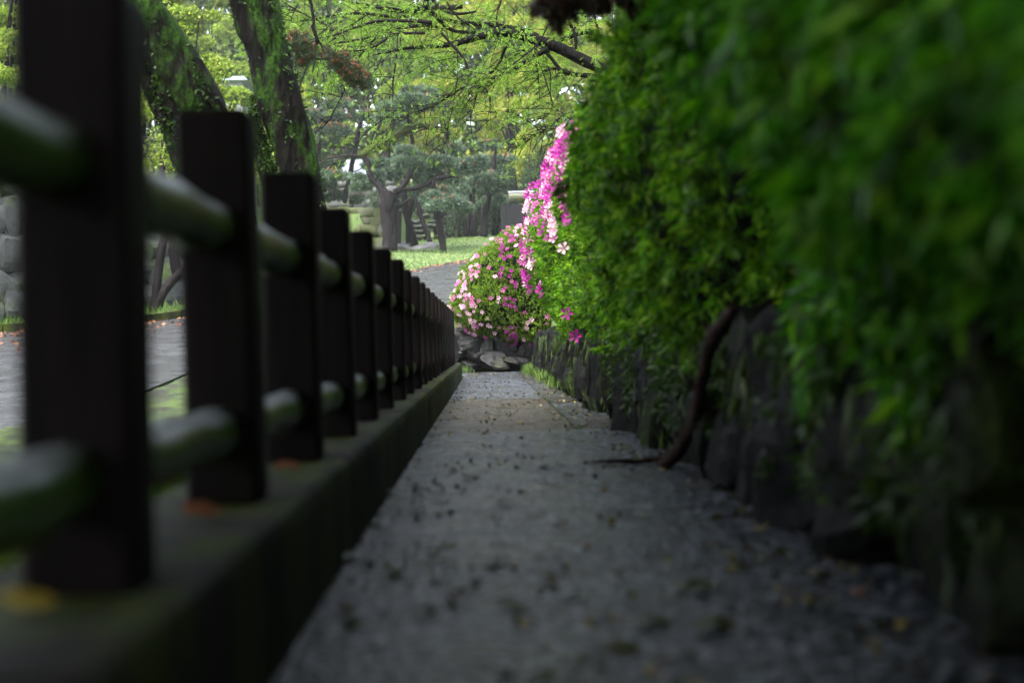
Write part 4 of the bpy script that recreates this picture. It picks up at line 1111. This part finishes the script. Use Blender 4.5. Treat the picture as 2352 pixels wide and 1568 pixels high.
# shady evergreen clump behind the pines at the right
def shrubs():
    for i, (px, py, Yd, rx_, rz_, lab) in enumerate([
            (1085, 470, 76, 60, 90, "dark evergreen thicket behind the pines right of the stone steps"),
            (1180, 470, 78, 70, 100, "dark evergreen thicket beside the rounded beam"),
            (1000, 440, 80, 50, 50, "dark evergreen shrub above the stone steps"),
            (1290, 440, 80, 80, 110, "dark evergreen thicket hidden behind the flowering azalea"),
            (900, 480, 78, 50, 60, "dark evergreen shrub behind the forked pine trunk")]):
        rs = np.random.RandomState(200 + i); c = at(px, py, Yd); s_ = Yd / FPX; b = Vector((c.x, c.y, gz(c.x, c.y)))
        root = thing("evergreen_thicket", lab, "shrub", b, "dark evergreens behind the lawn")
        cs = [tuple(c + Vector((rs.uniform(-1, 1) * rx_ * s_ * .8, rs.uniform(-.6, .6), rs.uniform(-.9, .7) * rz_ * s_))) for _ in range(14)]
        V, F = leaf_blob(cs, [(rx_ * s_ * .45, .8, rz_ * s_ * .35)] * 14, 7000, .16, .09, rs)
        obj_np("foliage", (V - np.array(b), F), M['darkleaf'], root, kind="stuff")
        mb = MB()
        for k in range(5):
            x_ = b.x + rs.uniform(-1, 1) * rx_ * s_ * .8
            mb.tube([Vector((x_, b.y - .9, b.z - .2)), Vector((x_ + rs.uniform(-.1, .1), b.y - .9, b.z + 1.2)), Vector((x_ + rs.uniform(-.3, .3), b.y - .6, b.z + 2.6))], [.14, .11, .06], 6, .2)
        mb.build("trunks" if False else "stem", M['pinebark'], root).location = -b
shrubs()

# wooded slope closing the view
rs = np.random.RandomState(77)
n_ = 100000
wx = rs.uniform(-72, 60, n_); wy = rs.uniform(104, 150, n_); zb = np.array(ground_z(wx, wy)); 
hh = np.array([noise.noise(Vector((a * .09, b * .09, 0))) for a, b in zip(wx, wy)])
hh2 = np.array([noise.noise(Vector((a * .35, b * .35, 4))) for a, b in zip(wx, wy)])
wz = zb + 14 + hh * 6 + hh2 * 2.0 - rs.exponential(1.2, n_)
fr = rs.uniform(size=n_) < .72   # the front edge of the wood, top to bottom
wy = np.where(fr, 104 + hh * 3, wy); wz = np.where(fr, zb[:] * 0 + gz(0, 104) + rs.uniform(0, 1, n_) ** .8 * (27 + hh * 8), wz)
P = np.stack([wx, wy, wz], -1)
obj = obj_np("distant_wood", leaves_arr(P, unit(rs.normal(size=P.shape)), rs.uniform(.5, 1.0, n_), rs.uniform(.35, .6, n_), .2, rs), M['wood_leaf'])
tag(obj, "far wooded slope closing the view behind the park trees", kind="stuff")

# ------------------------------------------------------------------ buildings glimpsed through the pines
def c3box(root, x0, x1, y0, y1, Yd, dep, mat, name):
    a = at(*c3(x0, y1), Yd); b = at(*c3(x1, y0), Yd); mb = MB(); mb.box(a.x, b.x, Yd, Yd + dep, a.z, b.z)
    o = mb.build(name, mat, root, False); o.location = -Vector(root.location); return o
hb = at(*c3(600, 1000), 88); hb.z = gz(hb.x, 88)
hs = thing("white_building", "pale white plastered building with grey roof glimpsed between the pines", "building", hb)
c3box(hs, 380, 860, 862, 905, 88, 5, M['plaster'], "wall")
a = [at(*c3(*q), 87.6) for q in ((360, 862), (880, 862), (720, 700), (500, 700))]
mb = MB(); dv = Vector((0, 6, 0)); inw = Vector((0, 2.5, 0))
mb.add([a[0], a[1], a[2] + inw, a[3] + inw, a[0] + dv, a[1] + dv, a[2] + inw + Vector((0, .5, 0)), a[3] + inw + Vector((0, .5, 0))], [(0,1,2,3),(5,4,7,6),(0,4,5,1),(1,5,6,2),(2,6,7,3),(3,7,4,0)])
mb.build("roof", M['roof'], hs, False).location = -hb
c3box(hs, 368, 872, 846, 860, 87.5, .3, M['plaster'], "eave")
sb = thing("stone_wall", "pale grey castle stone base under the white building", "stone wall", (hb.x, 87, hb.z))
sA = at(*c3(300, 1100), 86); sB = at(*c3(900, 1100), 86)
bst = [rock_mesh("stone", M['castle'], 90 + s, 1, .8, .1, True) for s in range(4)]
stone_wall(sb, (sA.x, sA.y), (sB.x, sB.y), lambda x, y: sA.z - .3, at(*c3(600, 900), 86).z - sA.z + .2, .95, bst, .05, .5, 9)
slab_behind(sb, (sA.x, sA.y), (sB.x, sB.y), lambda x, y: sA.z - .3, at(*c3(600, 900), 86).z - sA.z + .1, .1, .6, M['castle'], batter=.05)
# second one, high at the left between the mossy trunks
q0 = at(490, 235, 79); q1 = at(560, 188, 79); hb2 = Vector(((q0.x + q1.x) / 2, 80, gz(q0.x, 80)))
h2 = thing("white_turret", "small white building with dark window bars seen between the two mossy trunks", "building", hb2)
mb = MB(); mb.box(q0.x + .1, q1.x - .1, 79, 83, hb2.z, q1.z); mb.build("wall", M['plaster'], h2, False).location = -hb2
mb = MB(); mb.add([(q0.x - .3, 78.5, q1.z + .01), (q1.x + .3, 78.5, q1.z + .01), (q1.x + .3, 83.5, q1.z + .01), (q0.x - .3, 83.5, q1.z + .01), (q0.x + .3, 81, q1.z + .7), (q1.x - .3, 81, q1.z + .7), (q1.x - .3, 81.2, q1.z + .7), (q0.x + .3, 81.2, q1.z + .7)], [(0,3,2,1),(0,1,5,4),(1,2,6,5),(2,3,7,6),(3,0,4,7),(4,5,6,7)])
mb.build("roof", M['roof'], h2, False).location = -hb2
for k in range(3):
    mb = MB(); xx = q0.x + .3 + k * .42; mb.box(xx, xx + .2, 78.97, 79.2, q1.z - 1.15, q1.z - .25); wn = mb.build("window", M['glass'], h2, False); wn.location = -hb2

# ------------------------------------------------------------------ rounded timber beam beside the flowers
gb = at(1190, 452, 27.5); gb0 = Vector((gb.x, gb.y, gz(gb.x, gb.y)))
gt = thing("timber_gate", "weathered round-ended timber beam with wet top poking out beside the pink flowers", "gate", gb0)
mb = MB(); e0 = at(1168, 454, 27.5); s_ = 27.5 / FPX
mb.tube([e0 + Vector((0, 0, 0)), e0 + Vector((.02, 0, 0)), e0 + Vector((.6, 0.02, 0)), e0 + Vector((2.6, .05, 0))], [12.5 * s_, 13.5 * s_, 13.5 * s_, 13.5 * s_], 16, .12)
mb.build("beam", M['beam'], gt).location = -gb0
mb = MB(); V_ = []
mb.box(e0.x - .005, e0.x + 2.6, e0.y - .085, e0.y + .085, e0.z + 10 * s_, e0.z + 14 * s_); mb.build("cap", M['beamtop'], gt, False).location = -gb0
for dx in (.33, 2.3):
    mb = MB(); mb.box(e0.x + dx, e0.x + dx + .12, e0.y - .06, e0.y + .06, gb0.z - .1, e0.z - 10 * s_); mb.build("post", M['beam'], gt, False).location = -gb0
# dark boarded shed behind
db = at(1180, 520, 70); db.z = gz(db.x, 70)
ds = thing("boarded_hut", "dark vertical-boarded hut wall in the shade under the timber beam", "hut", db)
for k in range(16):
    mb = MB(); x0 = at(1150, 500, 70).x + k * .28; mb.box(x0, x0 + .265, 70 + .01 * (k % 2), 70.05 + .01 * (k % 2), db.z - .1, at(1180, 470, 70).z); mb.build("board", M['dark_wood'], ds, False).location = -db

# ------------------------------------------------------------------ branch leaning on the wall, stick on the path
bl = at(1520, 1072, 5.6); bl.z = .0
br = thing("dead_branch", "bare brown branch leaning against the rock wall at the path edge", "branch", bl)
mb = MB()
trunk_tube(mb, [(1515, 1078), (1560, 1030), (1598, 955), (1612, 880), (1630, 800), (1655, 750), (1690, 708)], [28, 34, 35, 29, 31, 40, 26], [5.5, 5.3, 5.0, 4.8, 4.6, 4.35, 4.15], 12, .55)
trunk_tube(mb, [(1604, 900), (1578, 872), (1570, 850)], [16, 12, 5], 4.85, 6, .3)
trunk_tube(mb, [(1640, 780), (1625, 755), (1615, 740)], [20, 16, 8], 4.5, 6, .2)
mb.build("bark", M['stick'], br).location = -bl
bl2 = at(1490, 1074, 5.72); bl2.z = .012
st = thing("fallen_stick", "thin dark stick lying across the path edge under the leaning branch", "stick", bl2)
mb = MB(); zf = lambda px: at(px, 1074, 5.7)
pts = [Vector((at(px, 1070, 5.7).x, 5.7 + .05 * math.sin(px * .03), .014 + .006 * math.sin(px * .05))) for px in (1345, 1400, 1470, 1540, 1600, 1630)]
mb.tube(pts, [.004, .008, .011, .010, .008, .004], 7, .2); 
mb.tube([pts[2], pts[2] + Vector((-.06, -.09, .02))], [.006, .002], 5, 0)
mb.build("bark", M['stick'], st).location = -bl2

# ------------------------------------------------------------------ hanging moss, ferns and grass on the rock wall
rs = np.random.RandomState(88)
n_ = 5200
hy = rs.uniform(1.2, 22, n_); keep = np.array([noise.noise(Vector((y_ * 1.6, 3, 3))) > -.12 for y_ in hy]); hy = hy[keep]; n_ = len(hy)
hz = rs.uniform(.12, .6, n_); hx = .84 - .0 * hz + rs.uniform(-.05, .05, n_)
P = np.stack([hx, hy, hz], -1); D_ = unit(np.stack([rs.normal(0, .12, n_) - .1, rs.normal(0, .15, n_), np.full(n_, -1.0)], -1))
o = obj_np("hanging_moss", leaves_arr(P, D_, rs.uniform(.05, .16, n_), rs.uniform(.008, .022, n_), .2, rs), M['hang']); tag(o, "mossy fern fronds trailing down the rock wall", kind="stuff")
n_ = 2600
hy = rs.uniform(1.3, 9, n_); keep = np.array([noise.noise(Vector((y_ * 2.3, 8, 3))) > .02 for y_ in hy]); hy = hy[keep]; n_ = len(hy)
P = np.stack([rs.uniform(.74, .86, n_), hy, rs.uniform(.12, .5, n_)], -1)
o = obj_np("wall_ferns", shoots(P, unit(rs.normal(size=(n_, 3)) * .5 + np.array([-.5, -.1, -.7])), 5, .06, .014, .8, rs), M['ivy']); tag(o, "small ferns and ivy spreading over the dark rock wall", kind="stuff")
# grass at the foot of the wall and the path's far end
def tufts(name, label, spots, mat, L):
    P = []; D_ = []; Ls = []
    for (x, y, z, r_, k) in spots:
        for _ in range(k):
            P.append((x + rs.normal(0, r_), y + rs.normal(0, r_ * 1.4), z)); D_.append((rs.normal(0, .4), rs.normal(0, .4), 1)); Ls.append(L * rs.uniform(.4, 1.2))
    o = obj_np(name, leaves_arr(np.array(P), unit(np.array(D_)), np.array(Ls), np.array(Ls) * .07 + .002, .1, rs), mat); tag(o, label, kind="stuff")
spots = []
for k in range(70):
    y_ = rs.uniform(13, 24) if k > 25 else rs.uniform(5, 14); spots.append((.86 + rs.uniform(-.08, .06) - (.10 * (y_ > 15)), y_, 0, .035, 40 if y_ > 13 else 12))
for (px, py) in [(1215, 858), (1235, 862), (1250, 868), (1240, 852), (1262, 872), (1075, 852), (1065, 856), (1110, 838), (1210, 864)]:
    q = at(px, py, 23.2); spots.append((q.x, .5 * FPX / max(60, (py - 787)), 0, .06, 90))
tufts("grass_tufts", "fresh grass growing at the foot of the rock wall", spots, M['blade'], .15)
n2 = 26000
lx = rs.uniform(-9, 6, n2); ly = rs.uniform(46, 76, n2); ok = ly > np.interp(lx, kx, ky) + .3; lx = lx[ok]; ly = ly[ok]
P = np.stack([lx, ly, ground_z(lx, ly)], -1)
o = obj_np("lawn_grass", leaves_arr(P, unit(rs.normal(size=P.shape) * .5 + np.array([0, 0, 1.])), rs.uniform(.05, .14, len(P)), .03, .1, rs), M['lawnblade']); tag(o, "short lawn grass under the pines", kind="stuff")
n2 = 5000
lx = rs.uniform(-9.5, -4.2, n2); ly = np.interp(lx, kx, ky) + .3 + rs.exponential(1.6, n2)
P = np.stack([lx, ly, ground_z(lx, ly)], -1)
o = obj_np("bank_grass", leaves_arr(P, unit(rs.normal(size=P.shape) * .5 + np.array([0, 0, 1.])), rs.uniform(.08, .25, len(P)), .02, .1, rs), M['blade']); tag(o, "tufty grass at the foot of the castle wall", kind="stuff")
# red leaf litter along the far kerb
n2 = 1300
sx_ = rs.uniform(-9, 1, n2); ly = np.interp(sx_, kx, ky) - rs.exponential(1.2, n2) - .05
P = np.stack([sx_, ly, ground_z(sx_, ly) + .035], -1)
keep = rs.uniform(size=n2) < .75; P = P[keep]
D_ = unit(np.stack([rs.normal(size=len(P)), rs.normal(size=len(P)), rs.uniform(-.05, .2, len(P))], -1))
o = obj_np("road_leaf_litter", leaves_arr(P, D_, rs.uniform(.05, .10, len(P)), rs.uniform(.04, .06, len(P)), .05, rs), M['litter']); tag(o, "rusty fallen leaves scattered along the far road edge", kind="stuff")

# crumbs and small litter on the path
n2 = 9000
lx = rs.uniform(PX0 + .02, .92, n2); ly = 1.2 + 22.5 * rs.uniform(size=n2) ** 1.5
edge = np.abs(lx - .3) / .6
k_ = np.array([noise.noise(Vector((a * 3, b * 1.5, 9))) for a, b in zip(lx, ly)])
keep = (rs.uniform(size=n2) < .22 + .35 * edge + .45 * (lx > .55)) & (k_ > -.05) ; lx = lx[keep]; ly = ly[keep]
P = np.stack([lx, ly, np.full(len(lx), .006)], -1); D_ = unit(np.stack([rs.normal(size=len(P)), rs.normal(size=len(P)), rs.uniform(0, .35, len(P))], -1))
o = obj_np("path_litter", leaves_arr(P, D_, rs.uniform(.010, .034, len(P)), rs.uniform(.008, .02, len(P)), .15, rs), M['pathlitter']); tag(o, "crumbs of moss, petals and leaf bits scattered on the wet path", kind="stuff")

# single fallen leaves
def leaf_piece(mat, seed, moss=False):
    r_ = random.Random(seed); vs = []; n = 10
    for k in range(n):
        a = 2 * math.pi * k / n; rr = (.5 + .18 * math.cos(2 * a)) * r_.uniform(.75, 1.15); vs.append((rr * math.cos(a), rr * .75 * math.sin(a), r_.uniform(.0, .22)))
    vs.append((0, 0, .16 if not moss else .42)); fs = [(k, (k + 1) % n, n) for k in range(n)]
    return mesh_np("fallen_leaf", np.array(vs), np.array(fs), mat, moss)
cols = {'brown': (.11, .060, .020), 'olive': (.05, .06, .012), 'yellow': (.30, .22, .03), 'green': (.15, .30, .02), 'rust': (.20, .07, .03), 'pale': (.22, .25, .18)}
LM = {k: mat_plain("leaf_" + k, v, .45, .2, .3, 60) for k, v in cols.items()}
LP = {k: [leaf_piece(LM[k], s) for s in range(3)] for k in cols}
LPm = [leaf_piece(LM['olive'], s + 30, True) for s in range(4)]
def put_leaf(kind, x, y, z, s, label, group=None, moss=False, name="fallen_leaf", catg="leaf"):
    o = link(bpy.data.objects.new(name, random.choice(LPm if moss else LP[kind]))); o.location = (x, y, z + .004); o.scale = (s, s, s * .8)
    o.rotation_euler = (random.uniform(-.2, .2), random.uniform(-.2, .2), random.uniform(0, 6.28)); tag(o, label, catg, group); return o
def on_path(px, py): 
    q = at(px, py, 1.0); d = q - Vector((0, 0, .5)); k = -.5 / d.z; return d.x * k, d.y * k
ROWN = {1: ["only"], 2: ["nearer", "farther"], 3: ["nearest", "middle", "farthest"], 4: ["nearest", "second nearest", "second farthest", "farthest"], 5: ["nearest", "second nearest", "middle", "second farthest", "farthest"]}
COLN = ["leftmost", "second from left", "central", "second from right", "rightmost"]
def put_rows(pts, kind, what, group, smin, smax, moss=False, name="fallen_leaf", catg="leaf"):
    """five across in each row, named by row and place"""
    pts = sorted(pts, key=lambda q: q[1]); nr = len(pts) // 5
    for r in range(nr):
        row = sorted(pts[r * 5:r * 5 + 5])
        for c in range(5):
            put_leaf(kind, row[c][0], row[c][1], 0, random.uniform(smin, smax), "%s of the %s five %s on the wet path" % (COLN[c], ROWN[nr][r], what), group, moss, name, catg)
MP = [on_path(*q) for q in [(1035,1087),(1075,1045),(1005,1110),(870,1215),(960,1190),(890,1135),(800,1290),(820,1440),(980,1415),(1160,1160),(1000,1290),(920,1330),(1130,1300),(1250,1075),(960,1130),(1080,1105),(1420,1500),(1250,1350),(1590,1360),(1180,1400),(1500,1440),(1330,1520),(1240,1560),(1640,1450),(850,1130)]]
put_rows(MP, 'olive', "dark moss clumps", "moss clumps on the path", .045, .08, True, "moss_clump", "moss clump")
def rnd_pts(n, x0, x1, y0, y1): return [(random.uniform(x0, x1), y0 + (y1 - y0) * random.random() ** 1.4) for _ in range(n)]
put_rows(rnd_pts(20, -.2, .86, 1.6, 8), 'brown', "small dark brown leaves", "brown leaves on the path", .028, .05)
put_rows(rnd_pts(15, .1, .86, 1.7, 9), 'rust', "small rust-red leaves", "rust-red leaves on the path", .026, .045)
put_rows(rnd_pts(10, .0, .86, 1.7, 6), 'pale', "small pale grey-green leaves", "pale leaves on the path", .026, .042)
put_rows(rnd_pts(10, .1, .86, 1.7, 7), 'yellow', "small yellow leaves", "yellow leaves on the path", .022, .034)
def on_plinth(px, py):
    q = at(px, py, 1.0); d = q - Vector((0, 0, .5)); k = (.224 - .5) / d.z; return d.x * k, d.y * k
for (px, py, k, s, lab) in [(518, 1153, 'green', .045, "bright yellow-green leaf on the plinth at the foot of the second post"), (65, 1412, 'yellow', .034, "orange-yellow blurred leaf on the plinth at the lower left"),
                            (462, 1195, 'rust', .04, "brown leaf on the plinth left of the yellow-green leaf"), (660, 1085, 'rust', .035, "rusty leaf on the plinth near the third post")]:
    x, y_ = on_plinth(px, py); o = put_leaf(k, x, y_, .224 + s * .35, s * 1.25, lab); o.rotation_euler = (1.0, .15, .2)
# bright green weeds on the verge by the near posts
for i, (px, py, Yd, r_, lab) in enumerate([(10, 1270, 2.05, .06, "bright green weed at the left edge by the nearest post"), (390, 1095, 3.1, .045, "bright green weed behind the plinth between the first two posts")]):
    c = at(px, py, Yd); b = Vector((c.x, c.y, .05)); root = thing("weed", lab, "weed", b); P = np.tile(np.array(c), (130, 1)) + rs.normal(size=(130, 3)) * r_ * .6
    o = obj_np("leaves", leaves_arr(P - np.array(b), unit(rs.normal(size=(130, 3)) + np.array([0, 0, .6])), .045, .026, .2, rs), M['fresh'], root, kind="stuff")
    mb = MB(); mb.tube([Vector((0, 0, -.03)), Vector(c) - b], [.004, .002], 5, 0); mb.build("stem", M['blade'], root)

# ------------------------------------------------------------------ haze
HAZE = .00035
if HAZE:
    mb = MB(); mb.box(-80, 80, -20, 160, -2, 45)
    hz_ = mb.build("haze", None, None, False); tag(hz_, "thin rainy haze in the air", kind="stuff")
    m = bpy.data.materials.new("haze_air"); m.use_nodes = True; t = m.node_tree; t.nodes.clear()
    out = t.nodes.new("ShaderNodeOutputMaterial"); pv = t.nodes.new("ShaderNodeVolumePrincipled")
    pv.inputs['Color'].default_value = (.85, .9, .95, 1); pv.inputs['Density'].default_value = HAZE; pv.inputs['Anisotropy'].default_value = .2
    lnk(t, pv.outputs[0], out.inputs['Volume']); hz_.data.materials.append(m)
